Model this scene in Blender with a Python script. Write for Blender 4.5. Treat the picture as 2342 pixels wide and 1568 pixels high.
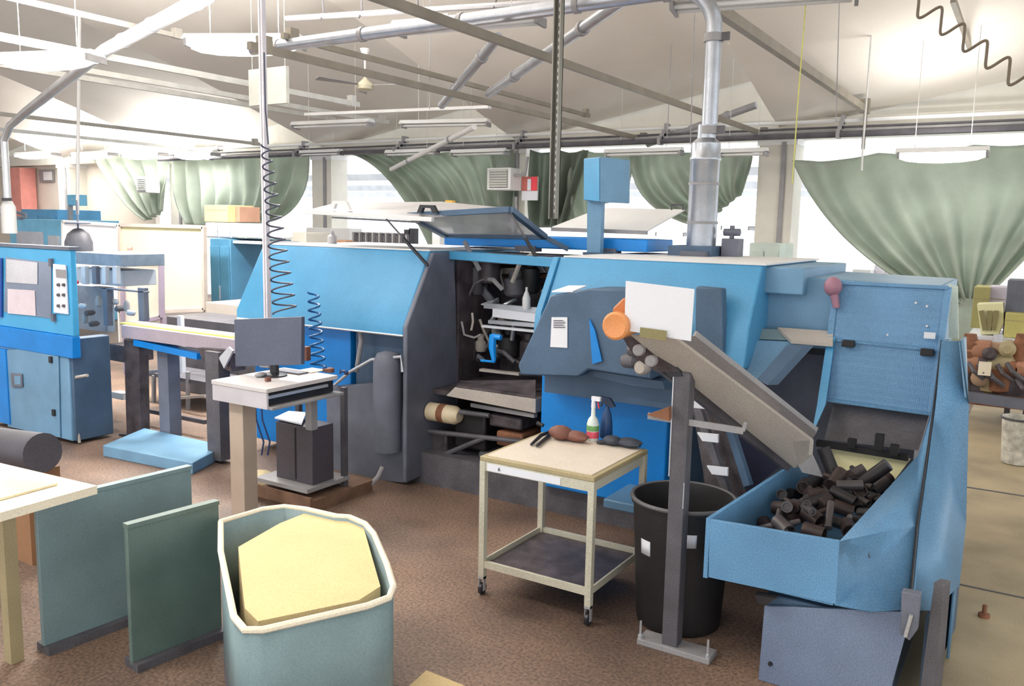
import bpy, bmesh, math, random
from mathutils import Vector, Matrix
random.seed(7)
for o in list(bpy.data.objects): bpy.data.objects.remove(o)
SC = bpy.context.scene; C = SC.collection
# ------------------------------------------------------------ camera
F_PX = 1950.0; EYE = 2.1; PI = math.pi
_p = math.atan(269/F_PX); _a = math.radians(1.15); _t = math.radians(31.9)
def _w(x, y, z):    # camera-forward frame -> hall frame (x along the machine, y away from it, z up)
    return Vector((x*math.cos(_t)-y*math.sin(_t), x*math.sin(_t)+y*math.cos(_t), z))
_F = _w(0, math.cos(_p), -math.sin(_p)); _U0 = _w(0, math.sin(_p), math.cos(_p)); _R0 = _w(1, 0, 0)
_R = _R0*math.cos(_a)+_U0*math.sin(_a); _D = _R0*math.sin(_a)-_U0*math.cos(_a)
cam = bpy.data.cameras.new('camera'); co = bpy.data.objects.new('camera', cam); C.objects.link(co)
cam.sensor_width = 36; cam.sensor_fit = 'HORIZONTAL'; cam.lens = F_PX/2342*36; cam.clip_end = 300; cam.clip_start = .05
co.matrix_world = Matrix(((_R.x, -_D.x, -_F.x, 0), (_R.y, -_D.y, -_F.y, 0), (_R.z, -_D.z, -_F.z, EYE), (0, 0, 0, 1)))
SC.camera = co
def at(px, py, z=None, u=None, v=None):   # survey helper: where the sight line through a photo point meets a plane of the hall
    r = _F + (_R*(px-1171)+_D*(py-784))/F_PX
    t = (z-EYE)/r.z if z is not None else (u/r.x if u is not None else v/r.y)
    return Vector((r.x*t, r.y*t, EYE+r.z*t))
# ------------------------------------------------------------ light
wd = bpy.data.worlds.new('sky'); SC.world = wd; wd.use_nodes = True
bg = wd.node_tree.nodes['Background']; bg.inputs[0].default_value = (.93, .97, 1, 1); bg.inputs[1].default_value = 1.55
SC.view_settings.view_transform = 'Standard'; SC.view_settings.look = 'None'; SC.view_settings.gamma = 1
SC.view_settings.use_curve_mapping = False; SC.view_settings.exposure = 0.42
def area(loc, size, sy, power, col=(1, .98, .94), rot=(0, 0, 0)):
    l = bpy.data.lights.new('tube_fill_light', 'AREA'); l.shape = 'RECTANGLE'; l.size = size; l.size_y = sy; l.energy = power; l.color = col
    o = bpy.data.objects.new('tube_fill_light', l); C.objects.link(o); o.location = loc; o.rotation_euler = rot; return o
# ------------------------------------------------------------ materials
def lin(c):
    c = c/255.
    return c/12.92 if c <= .04045 else ((c+.055)/1.055)**2.4
MC = {}
def M(name, rgb, rough=.5, metal=0., var=.12, scale=3., speck=.1, bump=0., emit=0., alpha=1., trans=0., vor=0):
    if name in MC: return MC[name]
    m = bpy.data.materials.new(name); m.use_nodes = True; MC[name] = m
    nt = m.node_tree; b = nt.nodes['Principled BSDF']; L = nt.links.new
    base = [lin(c) for c in rgb]
    b.inputs['Roughness'].default_value = rough; b.inputs['Metallic'].default_value = metal
    tc = nt.nodes.new('ShaderNodeTexCoord')
    def noise(s, d=3):
        n = nt.nodes.new('ShaderNodeTexNoise'); n.inputs['Scale'].default_value = s; n.inputs['Detail'].default_value = d
        L(tc.outputs['Object'], n.inputs['Vector']); return n
    n1 = noise(scale, 5); n2 = noise(170, 1)
    def rng(n, amp):
        r = nt.nodes.new('ShaderNodeMapRange'); r.inputs[1].default_value = .3; r.inputs[2].default_value = .7
        r.inputs[3].default_value = 1-amp; r.inputs[4].default_value = 1+amp; L(n.outputs[0], r.inputs[0]); return r
    r1 = rng(n1, var); r2 = rng(n2, speck)
    mu = nt.nodes.new('ShaderNodeMath'); mu.operation = 'MULTIPLY'; L(r1.outputs[0], mu.inputs[0]); L(r2.outputs[0], mu.inputs[1])
    vm = nt.nodes.new('ShaderNodeVectorMath'); vm.operation = 'SCALE'; vm.inputs[0].default_value = base; L(mu.outputs[0], vm.inputs['Scale'])
    L(vm.outputs[0], b.inputs['Base Color'])
    if bump:
        bp = nt.nodes.new('ShaderNodeBump'); bp.inputs['Strength'].default_value = bump; bp.inputs['Distance'].default_value = .01
        if vor:
            vt = nt.nodes.new('ShaderNodeTexVoronoi'); vt.inputs['Scale'].default_value = vor; vt.inputs['Randomness'].default_value = 0.
            L(tc.outputs['Object'], vt.inputs['Vector']); L(vt.outputs[0], bp.inputs['Height'])
        else: L(n1.outputs[0], bp.inputs['Height'])
        L(bp.outputs[0], b.inputs['Normal'])
    if emit:
        b.inputs['Emission Color'].default_value = (1, .99, .96, 1); b.inputs['Emission Strength'].default_value = emit
    b.inputs['Alpha'].default_value = alpha; b.inputs['Transmission Weight'].default_value = trans
    return m
BLUE = M('bright blue paint', (8, 128, 212), .42)
BLUE2 = M('light blue paint', (74, 150, 196), .38, var=.08)
BLUE3 = M('steel blue paint', (108, 150, 182), .45, var=.12)
SLATE = M('slate blue paint', (72, 96, 122), .5, var=.18)
DSLATE = M('dark slate paint', (104, 108, 122), .55, var=.25)
GRIME = M('oily dark metal', (84, 76, 80), .5, .2, var=.5, scale=9, speck=.3)
DARK = M('black rubber', (30, 28, 30), .55, var=.4, scale=8)
BLACK = M('black plastic', (38, 38, 44), .4, var=.15)
STEEL = M('galvanised steel', (178, 182, 190), .32, .75, var=.1, scale=9)
ALU = M('brushed aluminium', (205, 208, 214), .3, .6, var=.08)
GREY = M('grey paint', (150, 148, 150), .5, var=.15)
DGREY = M('dark grey paint', (88, 86, 92), .55, var=.25, scale=6, speck=.25)
TAN = M('dusty greige steel', (176, 168, 160), .5, var=.08, speck=.14)
WHITE = M('white paint', (228, 228, 228), .5, var=.04, speck=.03)
OFFW = M('off white plaster', (222, 218, 208), .8, var=.05, speck=.03)
CEIL = M('ceiling plaster', (226, 220, 212), .9, var=.07, scale=.6, speck=.07)
CREAM = M('cream panel', (226, 222, 176), .6, var=.03, speck=.03)
YEL = M('yellow strip', (222, 220, 110), .5)
CARD = M('cardboard', (212, 188, 140), .85, var=.07)
PALE = M('pale cardboard', (236, 226, 204), .85, var=.04)
PAPER = M('white paper', (226, 228, 236), .75, var=.02, speck=.02)
GREEN = M('grey green tarpaulin', (138, 152, 142), .45, var=.16, scale=1.5, bump=.3)
GREENB = M('green grey crate plastic', (122, 144, 148), .5, var=.12)
ORANGE = M('orange paint', (216, 144, 88), .45, var=.12)
RUST = M('rusty steel', (138, 92, 66), .7, .1, var=.35, scale=9)
RED = M('red paint', (206, 60, 62), .5)
OLIVE = M('olive tape', (134, 126, 84), .5)
BROWN = M('brown leather', (120, 78, 66), .65, var=.2, scale=12, bump=.3)
TUBE = M('lit tube', (255, 255, 250), .5, emit=14)
GLASS = M('window pane', (170, 172, 184), .15, var=.1)
BROWNT = M('edge tan laminate', (170, 156, 120), .5)
PANE = M('clerestory glass', (240, 244, 246), .3, var=0, speck=0, alpha=.18)
def tarp(name, rgb):
    m = M(name, rgb, .45, var=.14, scale=1.5, bump=.2); nt = m.node_tree; L = nt.links.new; b = nt.nodes['Principled BSDF']
    src = b.inputs['Base Color'].links[0].from_socket; tr = nt.nodes.new('ShaderNodeBsdfTranslucent'); mx = nt.nodes.new('ShaderNodeMixShader'); mx.inputs[0].default_value = .6
    L(src, tr.inputs[0]); L(b.outputs[0], mx.inputs[1]); L(tr.outputs[0], mx.inputs[2]); L(mx.outputs[0], nt.nodes['Material Output'].inputs[0]); return m
GREEN = tarp('green tarpaulin cloth', (190, 198, 186))
def floor_mat():
    m = bpy.data.materials.new('worn concrete'); m.use_nodes = True; nt = m.node_tree; L = nt.links.new; b = nt.nodes['Principled BSDF']
    tc = nt.nodes.new('ShaderNodeTexCoord')
    def noise(s, d):
        n = nt.nodes.new('ShaderNodeTexNoise'); n.inputs['Scale'].default_value = s; n.inputs['Detail'].default_value = d
        L(tc.outputs['Object'], n.inputs['Vector']); return n
    a = noise(.9, 6); g = noise(60, 3); r = nt.nodes.new('ShaderNodeValToRGB'); L(a.outputs[0], r.inputs[0])
    e = r.color_ramp.elements; e[0].position = .3; e[1].position = .7
    e[0].color = (lin(74), lin(60), lin(55), 1); e[1].color = (lin(142), lin(116), lin(98), 1)
    r2 = nt.nodes.new('ShaderNodeMapRange'); r2.inputs[1].default_value = .35; r2.inputs[2].default_value = .65; r2.inputs[3].default_value = .62; r2.inputs[4].default_value = 1.38
    L(g.outputs[0], r2.inputs[0]); vm = nt.nodes.new('ShaderNodeVectorMath'); vm.operation = 'SCALE'
    L(r.outputs[0], vm.inputs[0]); L(r2.outputs[0], vm.inputs['Scale']); L(vm.outputs[0], b.inputs['Base Color'])
    b.inputs['Roughness'].default_value = .6
    bp = nt.nodes.new('ShaderNodeBump'); bp.inputs['Strength'].default_value = .25; bp.inputs['Distance'].default_value = .006
    L(g.outputs[0], bp.inputs['Height']); L(bp.outputs[0], b.inputs['Normal']); return m
FLOOR = floor_mat()
AISLE = M('sandy lit aisle concrete', (178, 162, 132), .7, var=.22, scale=2.2, speck=.16)  # brighter light on the aisle put into its paler sandy colour
YARD = M('pale yard concrete', (240, 240, 240), .8, var=.02)
# ------------------------------------------------------------ geometry helpers
class G:
    def __init__(s): s.v = []; s.f = []
    def add(s, vs, fs):
        n = len(s.v); s.v += [Vector(q) for q in vs]; s.f += [[i+n for i in f] for f in fs]; return s
    def box(s, x0, x1, y0, y1, z0, z1):
        return s.add([(x0,y0,z0),(x1,y0,z0),(x1,y1,z0),(x0,y1,z0),(x0,y0,z1),(x1,y0,z1),(x1,y1,z1),(x0,y1,z1)],
                     [(0,3,2,1),(4,5,6,7),(0,1,5,4),(1,2,6,5),(2,3,7,6),(3,0,4,7)])
    def prism(s, pts, off):      # polygon of 3-D points pushed along a vector
        pts = [Vector(q) for q in pts]; off = Vector(off); n = len(pts)
        return s.add(pts+[q+off for q in pts], [list(range(n)), list(range(2*n-1, n-1, -1))]+[(i, (i+1) % n, n+(i+1) % n, n+i) for i in range(n)])
    def tube(s, pts, r, n=10, cap=True):
        pts = [Vector(q) for q in pts]; rr = r if isinstance(r, (list, tuple)) else [r]*len(pts)
        vs = []; up = None
        for i, q in enumerate(pts):
            d = (pts[min(i+1, len(pts)-1)]-pts[max(i-1, 0)]).normalized()
            if up is None: up = d.orthogonal().normalized()
            up = (up-d*up.dot(d)); up = up.normalized() if up.length > 1e-6 else d.orthogonal().normalized()
            w = d.cross(up)
            for k in range(n):
                a = 2*PI*k/n; vs.append(q+(up*math.cos(a)+w*math.sin(a))*rr[i])
        fs = [(i*n+k, i*n+(k+1) % n, (i+1)*n+(k+1) % n, (i+1)*n+k) for i in range(len(pts)-1) for k in range(n)]
        if cap: fs += [list(range(n))[::-1], [(len(pts)-1)*n+k for k in range(n)]]
        return s.add(vs, fs)
    def bar(s, p, q, w, h):      # rectangular bar between two points
        p = Vector(p); q = Vector(q); d = (q-p).normalized(); a = d.cross(Vector((0, 0, 1)))
        a = a.normalized() if a.length > 1e-4 else Vector((1, 0, 0)); b = a.cross(d)
        c = [a*w/2+b*h/2, -a*w/2+b*h/2, -a*w/2-b*h/2, a*w/2-b*h/2]
        return s.prism([p+k for k in c], q-p)
    def lathe(s, prof, c, n=24, axis='z'):
        c = Vector(c); vs = []
        for r, h in prof:
            for k in range(n):
                a = 2*PI*k/n; x, y = r*math.cos(a), r*math.sin(a)
                vs.append(c+Vector({'z': (x, y, h), 'y': (x, h, y), 'x': (h, x, y)}[axis]))
        m = len(prof)
        return s.add(vs, [(i*n+k, i*n+(k+1) % n, (i+1)*n+(k+1) % n, (i+1)*n+k) for i in range(m-1) for k in range(n)]
                     + [list(range(n))[::-1], [(m-1)*n+k for k in range(n)]])
    def blob(s, c, rx, ry, rz, n=14, m=9, wob=0):
        rnd = random.Random(int(c[0]*991+c[1]*77)); c = Vector(c); vs = []
        for i in range(1, m):
            t = PI*i/m
            for k in range(n):
                a = 2*PI*k/n; w = 1+wob*(rnd.random()-.5)
                vs.append(c+Vector((rx*w*math.sin(t)*math.cos(a), ry*w*math.sin(t)*math.sin(a), rz*math.cos(t))))
        vs += [c+Vector((0, 0, rz)), c-Vector((0, 0, rz))]; T = (m-1)*n
        return s.add(vs, [(i*n+k, i*n+(k+1) % n, (i+1)*n+(k+1) % n, (i+1)*n+k) for i in range(m-2) for k in range(n)]
                     + [(T, (k+1) % n, k) for k in range(n)] + [(T+1, (m-2)*n+k, (m-2)*n+(k+1) % n) for k in range(n)])
    def coil(s, p, q, r0, r1, turns, w, per=14):
        p = Vector(p); q = Vector(q); d = (q-p).normalized(); a = d.orthogonal().normalized(); b = d.cross(a); N = int(turns*per)
        return s.tube([p+(q-p)*i/N+(a*math.cos(2*PI*i/per)+b*math.sin(2*PI*i/per))*(r0+(r1-r0)*i/N) for i in range(N+1)], w, 6)
def tag(o, label=None, cat=None, group=None, kind=None):
    if label: o['label'] = label
    if cat: o['category'] = cat
    if group: o['group'] = group
    if kind: o['kind'] = kind
    return o
def obj(name, g, mat, parent=None, bevel=0., label=None):
    org = Vector((0, 0, 0)); P = parent
    while P: org += P.location; P = P.parent
    if parent is None:
        lo = Vector([min(q[i] for q in g.v) for i in range(3)]); hi = Vector([max(q[i] for q in g.v) for i in range(3)])
        org = Vector(((lo.x+hi.x)/2, (lo.y+hi.y)/2, lo.z))
    me = bpy.data.meshes.new(name); me.from_pydata([q-org for q in g.v], [], g.f)
    bm = bmesh.new(); bm.from_mesh(me); bmesh.ops.recalc_face_normals(bm, faces=bm.faces); bm.to_mesh(me); bm.free()
    me.polygons.foreach_set('use_smooth', [True]*len(me.polygons)); me.set_sharp_from_angle(angle=math.radians(38))
    me.materials.append(mat); o = bpy.data.objects.new(name, me); C.objects.link(o)
    if parent: o.parent = parent
    else: o.location = org
    if bevel:
        b = o.modifiers.new('bevel', 'BEVEL'); b.width = bevel; b.segments = 2; b.limit_method = 'ANGLE'
    if label: o['label'] = label
    return o
def thing(name, label, cat, loc, group=None):
    o = bpy.data.objects.new(name, None); C.objects.link(o); o.location = loc; o.empty_display_size = .1
    return tag(o, label, cat, group)
def one(name, g, mat, label, cat, group=None, bevel=0., kind=None): return tag(obj(name, g, mat, None, bevel), label, cat, group, kind)
def struct(name, g, mat): return tag(obj(name, g, mat), kind='structure')
def box(*a): return G().box(*a)
def quad(pts, off): return G().prism(pts, off)
def text(s, loc, size, mat, parent, name='lettering', rot=(PI/2, 0, 0)):
    cu = bpy.data.curves.new('t', 'FONT'); cu.body = s; cu.size = size; cu.extrude = .0015; cu.align_x = 'CENTER'; cu.align_y = 'CENTER'
    t = bpy.data.objects.new('t', cu); C.objects.link(t); t.rotation_euler = rot; t.location = loc
    bpy.context.view_layer.update(); me = bpy.data.meshes.new_from_object(t); me.transform(t.matrix_world)
    bpy.data.objects.remove(t); g = G(); g.add([q.co for q in me.vertices], [list(p.vertices) for p in me.polygons])
    bpy.data.meshes.remove(me); return obj(name, g, mat, parent)
# ============================================================ SETTING
struct('floor', box(-46, -.62, -7, 15.9, -.1, 0), FLOOR)
struct('floor_aisle', box(-.62, 14, -7, 15.9, -.1, 0), AISLE)
struct('floor_yard', box(-70, 40, 15.9, 60, -.12, -.02), YARD)
struct('trim_1', box(-.6, 14, 7.9, 7.93, 0, .004), DGREY)
struct('trim_2', box(-.3, 14, 5.62, 5.635, 0, .004), DGREY)
UK = [-9.44+5.35*k for k in range(-6, 5)]; VB = 15.3
for k, u0 in enumerate(UK[:-1]):        # ceiling: one tilted barrel shell per bay
    n = 24; m = 6; vs = []
    for i in range(n+1):
        x = i/n
        for j in range(m+1):
            vs.append((u0+5.35*j/m, VB-18.3*x, 3.8+2.0*math.sin(PI*x)**1.15+1.0*j/m))
    q = G(); q.add(vs, [(i*(m+1)+j, i*(m+1)+j+1, (i+1)*(m+1)+j+1, (i+1)*(m+1)+j) for i in range(n) for j in range(m)])
    q.add([p+Vector((0, 0, .12)) for p in q.v], [f[::-1] for f in q.f]); struct('ceiling', q, CEIL)
    q = G(); a = [(u0+5.345, VB-18.3*i/n, 3.8+2.0*math.sin(PI*i/n)**1.15) for i in range(n+1)]    # glazed step between shells
    q.add(a+[(p[0], p[1], p[2]+1.05) for p in a], [(i, i+1, n+2+i, n+1+i) for i in range(n)]); w = struct('window_%d' % (k+1), q, PANE)
    for i in range(0, n+1, 2): obj('mullion', G().box(u0+5.33, u0+5.36, a[i][1]-.02, a[i][1]+.02, a[i][2], a[i][2]+1.0), OFFW, w)
    struct('wall_back', quad([(u0+.02, VB+.1, 3.9), (u0+5.33, VB+.1, 3.9), (u0+5.33, VB+.1, 4.82), (u0+.02, VB+.1, 3.92)], (0, .15, 0)), OFFW)
for k, u0 in enumerate(UK[1:8]):
    g = box(u0-.31, u0+.31, VB-.25, VB+.3, 0, 3.7); c = struct('column', g, OFFW)
    obj('pilaster_strip', box(u0+.08, u0+.16, VB-.29, VB-.25, .0, 3.6), GREY, c)
    obj('cap_plate', box(u0-.34, u0+.34, VB-.28, VB+.32, 3.55, 3.7), WHITE, c)
struct('beam_back', box(-42, 14, VB-.2, VB+.25, 3.66, 3.98), OFFW)
struct('wall_left', box(-42, -21.9, VB+.3, VB+.45, 0, 3.75), M('beige wall', (226, 216, 204), .8, var=.03))
struct('wall_end', box(-42.2, -42, -4, VB+.3, 0, 5.5), OFFW)
struct('beam_front', box(-42, 14, -3.1, -2.8, 3.66, 4.2), OFFW)
tag(obj('window_frame', G().box(at(92,388,v=15.55).x, at(122,388,v=15.55).x, 15.5, 15.58, at(92,416,v=15.55).z, at(92,388,v=15.55).z), GREY), kind='structure').name = 'window_20'
struct('window_21', box(at(98,394,v=15.45).x, at(115,394,v=15.45).x, 15.46, 15.5, at(92,412,v=15.45).z, at(92,393,v=15.45).z), WHITE)
a = at(52, 470, v=15.2); one('red_column', G().box(a.x-.3, a.x+.3, 15.0, 15.5, 0, 3.6), M('faded red paint', (226, 150, 140), .7), 'faded red square column against the beige wall far left', 'column')
# overhead rods, purlins, conduits
def rod(p, q, r, mat, label, name='tie_rod', cat='rod', group=None):
    t = thing(name, label, cat, (p+q)/2, group); obj('bar', G().bar(p, q, r*1.6, r*2), mat, t)
    for e, s in ((p, .1), (q, -.1)):
        c = e+(q-p)*s*.2; obj('end_bracket', G().box(c.x-r*1.4, c.x+r*1.4, c.y-.06, c.y+.06, c.z-r*1.2, c.z+r*3.2), mat, t)
ROD = M('grey brown steel', (138, 130, 118), .5, .2, var=.15)
RODM = M('glare grey steel', (158, 154, 146), .5, .1)  # slightly paler rod steel for left ties in the glare
RODL = M('glare paled steel', (206, 205, 200), .5, .05)  # palest copy of the rod steel, lamp glare put into the colour
RG = 'roof tie rods'
def hrod(px, py, z, v0, r, mat, label, v1=15.1):
    a = at(px, py, z=z); rod(Vector((a.x, v0, z)), Vector((a.x, v1, z)), r, mat, label, group=RG)
hrod(1755, 310, 3.72, 4.4, .036, ROD, 'thick grey-brown roof tie ending at the second column from the right')
hrod(1500, 325, 3.72, 5.7, .036, ROD, 'thick roof tie passing behind the hanging perforated post')
a = at(1985, 255, z=4.0); rod(Vector((a.x, 4.2, 4.0)), Vector((a.x, 14.7, 4.0)), .05, ROD, 'bare roof tie over the right side, with a hanger at its far end', group=RG)
one('tie_hanger', G().bar((a.x, 14.6, 4.0), (a.x, 14.6, 3.4), .05, .05), ROD, 'short vertical hanger under the far end of the right roof tie', 'rod')
hrod(600, 330, 3.9, 3.5, .035, RODM, 'dark low roof tie at the far left crossing the frame at mid ceiling', 14.5)
hrod(360, 332, 3.85, 4.5, .035, RODL, 'thin low roof tie nearest the far left lamps', 14.5)
hrod(660, 255, 4.3, 3.5, .04, RODL, 'glare-paled roof tie above the dark far-left one', 14.0)
hrod(560, 190, 4.3, 3.2, .045, RODL, 'glare-paled upper-left roof tie under the two bright lamps', 12.5)
hrod(300, 58, 4.6, 3, .03, RODM, 'short dark roof tie in the top left corner', 8)
hrod(860, 275, 4.25, 4, .04, RODL, 'roof tie passing behind the ceiling fan', 14.6)
hrod(1040, 60, 4.7, 4, .035, RODL, 'thin roof tie over the long hanging batten light', 9.5)
hrod(1350, 265, 4.0, 6.5, .03, ROD, 'thin roof tie stopping short beside the perforated post', 13.5)
p, q = at(2180, 0, u=-1.2), at(2252, 205, u=-1.2); one('roof_strut', G().bar(p, q, .06, .06), ROD, 'sloping dark strut in the top right corner, crossed by the wavy cable', 'rod')
def ceilz(u, v):
    k = (u-UK[0])/5.35; return 3.8+2.0*math.sin(PI*min(1, max(0, (VB-v)/18.3)))**1.15+1.0*(k-math.floor(k))
def strut(a, b, va, vb, r, label, mat=STEEL):
    p, q = at(*a, v=va), at(*b, v=vb); t = thing('diagonal_pipe', label, 'pipe', (p+q)/2, 'shiny diagonal pipes under the roof')
    obj('pipe', G().tube([p, q], r, 12), mat, t); d = (q-p).normalized()
    for s in (.25, .75): c = p+(q-p)*s; obj('clamp', G().tube([c-d*.03, c+d*.03], r*1.3, 12), GREY, t)
strut((1118, 214), (1440, -10), 9.5, 7.0, .055, 'shiny diagonal pipe rising to the right toward the ceiling centre')
strut((1010, 240), (1140, 85), 10, 8.5, .06, 'shiny diagonal pipe crossing left of the long duct middle')
strut((895, 387), (1085, 290), 14.6, 12.5, .05, 'pale diagonal pipe low in front of the pleated green curtain', WHITE)
strut((1730, 240), (1480, 330), 14.6, 14.8, .06, 'dull diagonal brace behind the tall ventilation pipe', GREY)
for i, (y0, y1, r, mat, lab) in enumerate(((305, 308, .03, WHITE, 'upper white conduit'), (318, 322, .02, DGREY, 'thin dark cable run'), (330, 330, .03, GREY, 'grey middle conduit'), (345, 338, .045, DGREY, 'thickest, lowest dark pipe'))):
    z = at(1200, y1, v=14.7).z; p = Vector((-20, 14.7-.1*i, z)); q = Vector((6, 14.7-.1*i, z))
    t = thing('wall_conduit', lab+' running along the back beam', 'pipe', p, 'conduits along the back beam'); obj('pipe', G().tube([p, q], r, 8), mat, t)
    for k in range(9): obj('clip', G().box(-18+3*k, -17.95+3*k, 14.62-.1*i, 14.8-.1*i, z-.06, z+.08), GREY, t)
p, q = at(655, 42, v=8.4), at(1335, 0, v=8.2); t = thing('hanging_conduit', 'long grey conduit with clips above the hanging batten light', 'pipe', p)
obj('pipe', G().tube([p, q], .035, 8), GREY, t)
for s in (.15, .3, .5, .75, .95):
    c = p+(q-p)*s; obj('hook', G().tube([c+Vector((0, 0, .3)), c+Vector((.02, 0, .05)), c+Vector((0, -.04, -.06))], .01, 6), DGREY, t)
# ============================================================ LAMPS
def batten(p, q, w, lit, label, power=0, group=None):
    d = (q-p); n = d.normalized(); s = n.cross(Vector((0, 0, 1))).normalized(); up = Vector((0, 0, 1))
    t = thing('batten_light', label, 'light', (p+q)/2, group)
    obj('housing', G().prism([p+s*w*.5+up*.02, p+s*w*.28+up*.09, p-s*w*.28+up*.09, p-s*w*.5+up*.02], d), WHITE, t)
    for k in (-.25, .25): obj('tube', G().tube([p+n*.05+s*w*k-up*.015, q-n*.05+s*w*k-up*.015], .02 if not lit else .03, 8), TUBE if lit else WHITE, t)
    if lit: obj('glare_bloom', G().tube([p+n*.04-up*.03, p+n*d.length*.12-up*.03, p+n*d.length*.28-up*.03, p+n*d.length*.5-up*.03, p+n*d.length*.72-up*.03, p+n*d.length*.88-up*.03, q-n*.04-up*.03], [w*k for k in (.08, .2, .28, .31, .28, .2, .08)], 16), M('lamp glare bloom', (250, 250, 244), .4, emit=5), t)  # glowing bulge added to draw the bloom around the tubes
    for e in (p+n*.03, q-n*.03): obj('end_cap', G().prism([e+s*w*.5+up*.03, e-s*w*.5+up*.03, e-s*w*.5-up*.05, e+s*w*.5-up*.05], n*.03), GREY, t)
    for e in (.2, .8): c = p+d*e; obj('hanger', G().tube([c+up*.09, Vector((c.x, c.y, ceilz(c.x, c.y)+.05)) if c.y < 15.2 else c+up*.6], .005, 5), RODL, t)
    if power:
        m = (p+q)/2-up*(.06+w*.32); a = area(m, d.length, .2, power); a.rotation_euler = (0, 0, math.atan2(d.y, d.x))
        b = area(m+up*(.12+w*.62), d.length, .25, power*2.2); b.rotation_euler = (PI, 0, -math.atan2(d.y, d.x))  # upward fill added over lit lamps to brighten the ceiling
batten(at(430, 100, z=4.0), at(690, 100, z=4.0), .34, True, 'large lit lamp left of centre, above the white pole', 170)
batten(at(5, 140, z=4.0), at(222, 133, z=4.0), .34, True, 'large lit lamp at the upper left edge of the hall', 170)
batten(at(2050, 355, z=3.2), at(2262, 350, z=3.2), .3, True, 'lit lamp in front of the large green curtain on the right', 14)
batten(at(905, 72, z=3.95), at(1240, 45, z=3.95), .24, False, 'long unlit batten light hanging over the extraction duct')
batten(at(1530, 18, z=3.95), at(1965, -12, z=3.95), .3, False, 'unlit batten light at the top edge above the duct elbow')
batten(at(918, 287, z=3.9), at(1118, 283, z=3.9), .25, False, 'unlit batten light below and right of the ceiling fan')
batten(at(672, 290, z=3.9), at(850, 283, z=3.9), .25, False, 'unlit batten light below and left of the ceiling fan')
p, q = at(700, 262, z=4.05), at(1120, 245, z=4.05); one('light_track', G().bar(p, q, .12, .05), WHITE, 'white carrier track above the two battens by the fan', 'track')
for i, (x, nm) in enumerate(((85, 'first'), (215, 'second'), (330, 'third'), (450, 'fourth'))):
    p = at(x-44, 356, v=14.2); q = at(x+44, 356, v=14.2); batten(p, Vector((q.x, q.y, p.z)), .3, True, '%s lit lamp from the left in the far left row under the beam' % nm, 45, 'far left row of lit lamps')
for i, (a, b, nm) in enumerate(((885, 1000, 'under the beam above the pleated curtain'), (1035, 1160, 'under the beam above the slatted heater'), (1385, 1560, 'under the beam right of the perforated post'), (1645, 1755, 'under the beam beside the tall ventilation pipe'), (690, 780, 'under the beam above the third column'))):
    z = at(a, 353, v=14.4).z; p = at(a, 353, v=14.4); q = at(b, 353, v=14.4); q.z = p.z = z
    batten(p, q, .2, False, 'unlit white batten light '+nm, 0, 'unlit battens under the back beam')
for (x, y, nm) in ((1540, 530, 'left of the ventilation pipe'), (1688, 516, 'right of the ventilation pipe')):
    p = at(x-34, y+4, v=17.5); q = at(x+34, y-2, v=17.5); q.z = p.z; batten(p, q, .5, True, 'lit lamp low beyond the column row, '+nm, 0)
for (u, v, w_) in ((-4.5, 1.5, 'middle'), (-1.5, -1, 'right'), (-8, 1.5, 'left')):   # unseen lamps over the photographer, powers set to light the ceiling
    batten(Vector((u-.7, v, 4)), Vector((u+.7, v, 4)), .3, True, '%s one of the three unseen lit battens above the near work tables' % w_, 14 if u > -2 else 45, 'unseen lamps over the near tables')
# fan
c = at(835, 195, v=10.4); t = thing('ceiling_fan', 'white three-blade ceiling fan hanging between the roof ties', 'fan', c)
obj('stem', G().tube([c+Vector((0, 0, .04)), c+Vector((0, 0, .55))], .015, 8), WHITE, t)
obj('canopy', G().lathe([(.03, .42), (.08, .55)], c, 14), WHITE, t)
obj('motor', G().lathe([(.05, -.09), (.13, -.06), (.14, 0), (.05, .08), (.02, .12)], c, 18), M('fan housing', (196, 190, 168), .5), t)
for k in range(3):
    a = 2*PI*k/3+.25; d = Vector((math.cos(a), math.sin(a), 0)); s = Vector((-d.y, d.x, .25)); obj('blade', G().prism([c+d*.14-s*.03, c+d*.85-s*.07, c+d*.85+s*.07, c+d*.14+s*.03], (0, 0, .01)), GREY, t)
# grey box under roof behind the white pole
a = at(568, 160, v=9); b = at(655, 235, v=9); one('baffle_board', G().box(a.x, b.x, 9, 9.06, b.z, a.z).tube([(a.x+.05, 9.03, a.z), (a.x+.05, 9.03, ceilz(a.x+.05, 9.03))], .006, 5).tube([(b.x-.05, 9.03, a.z), (b.x-.05, 9.03, ceilz(b.x-.05, 9.03))], .006, 5), M('pale grey board', (186, 188, 182), .7), 'pale grey square board hung under the roof behind the white pole', 'panel')
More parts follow.
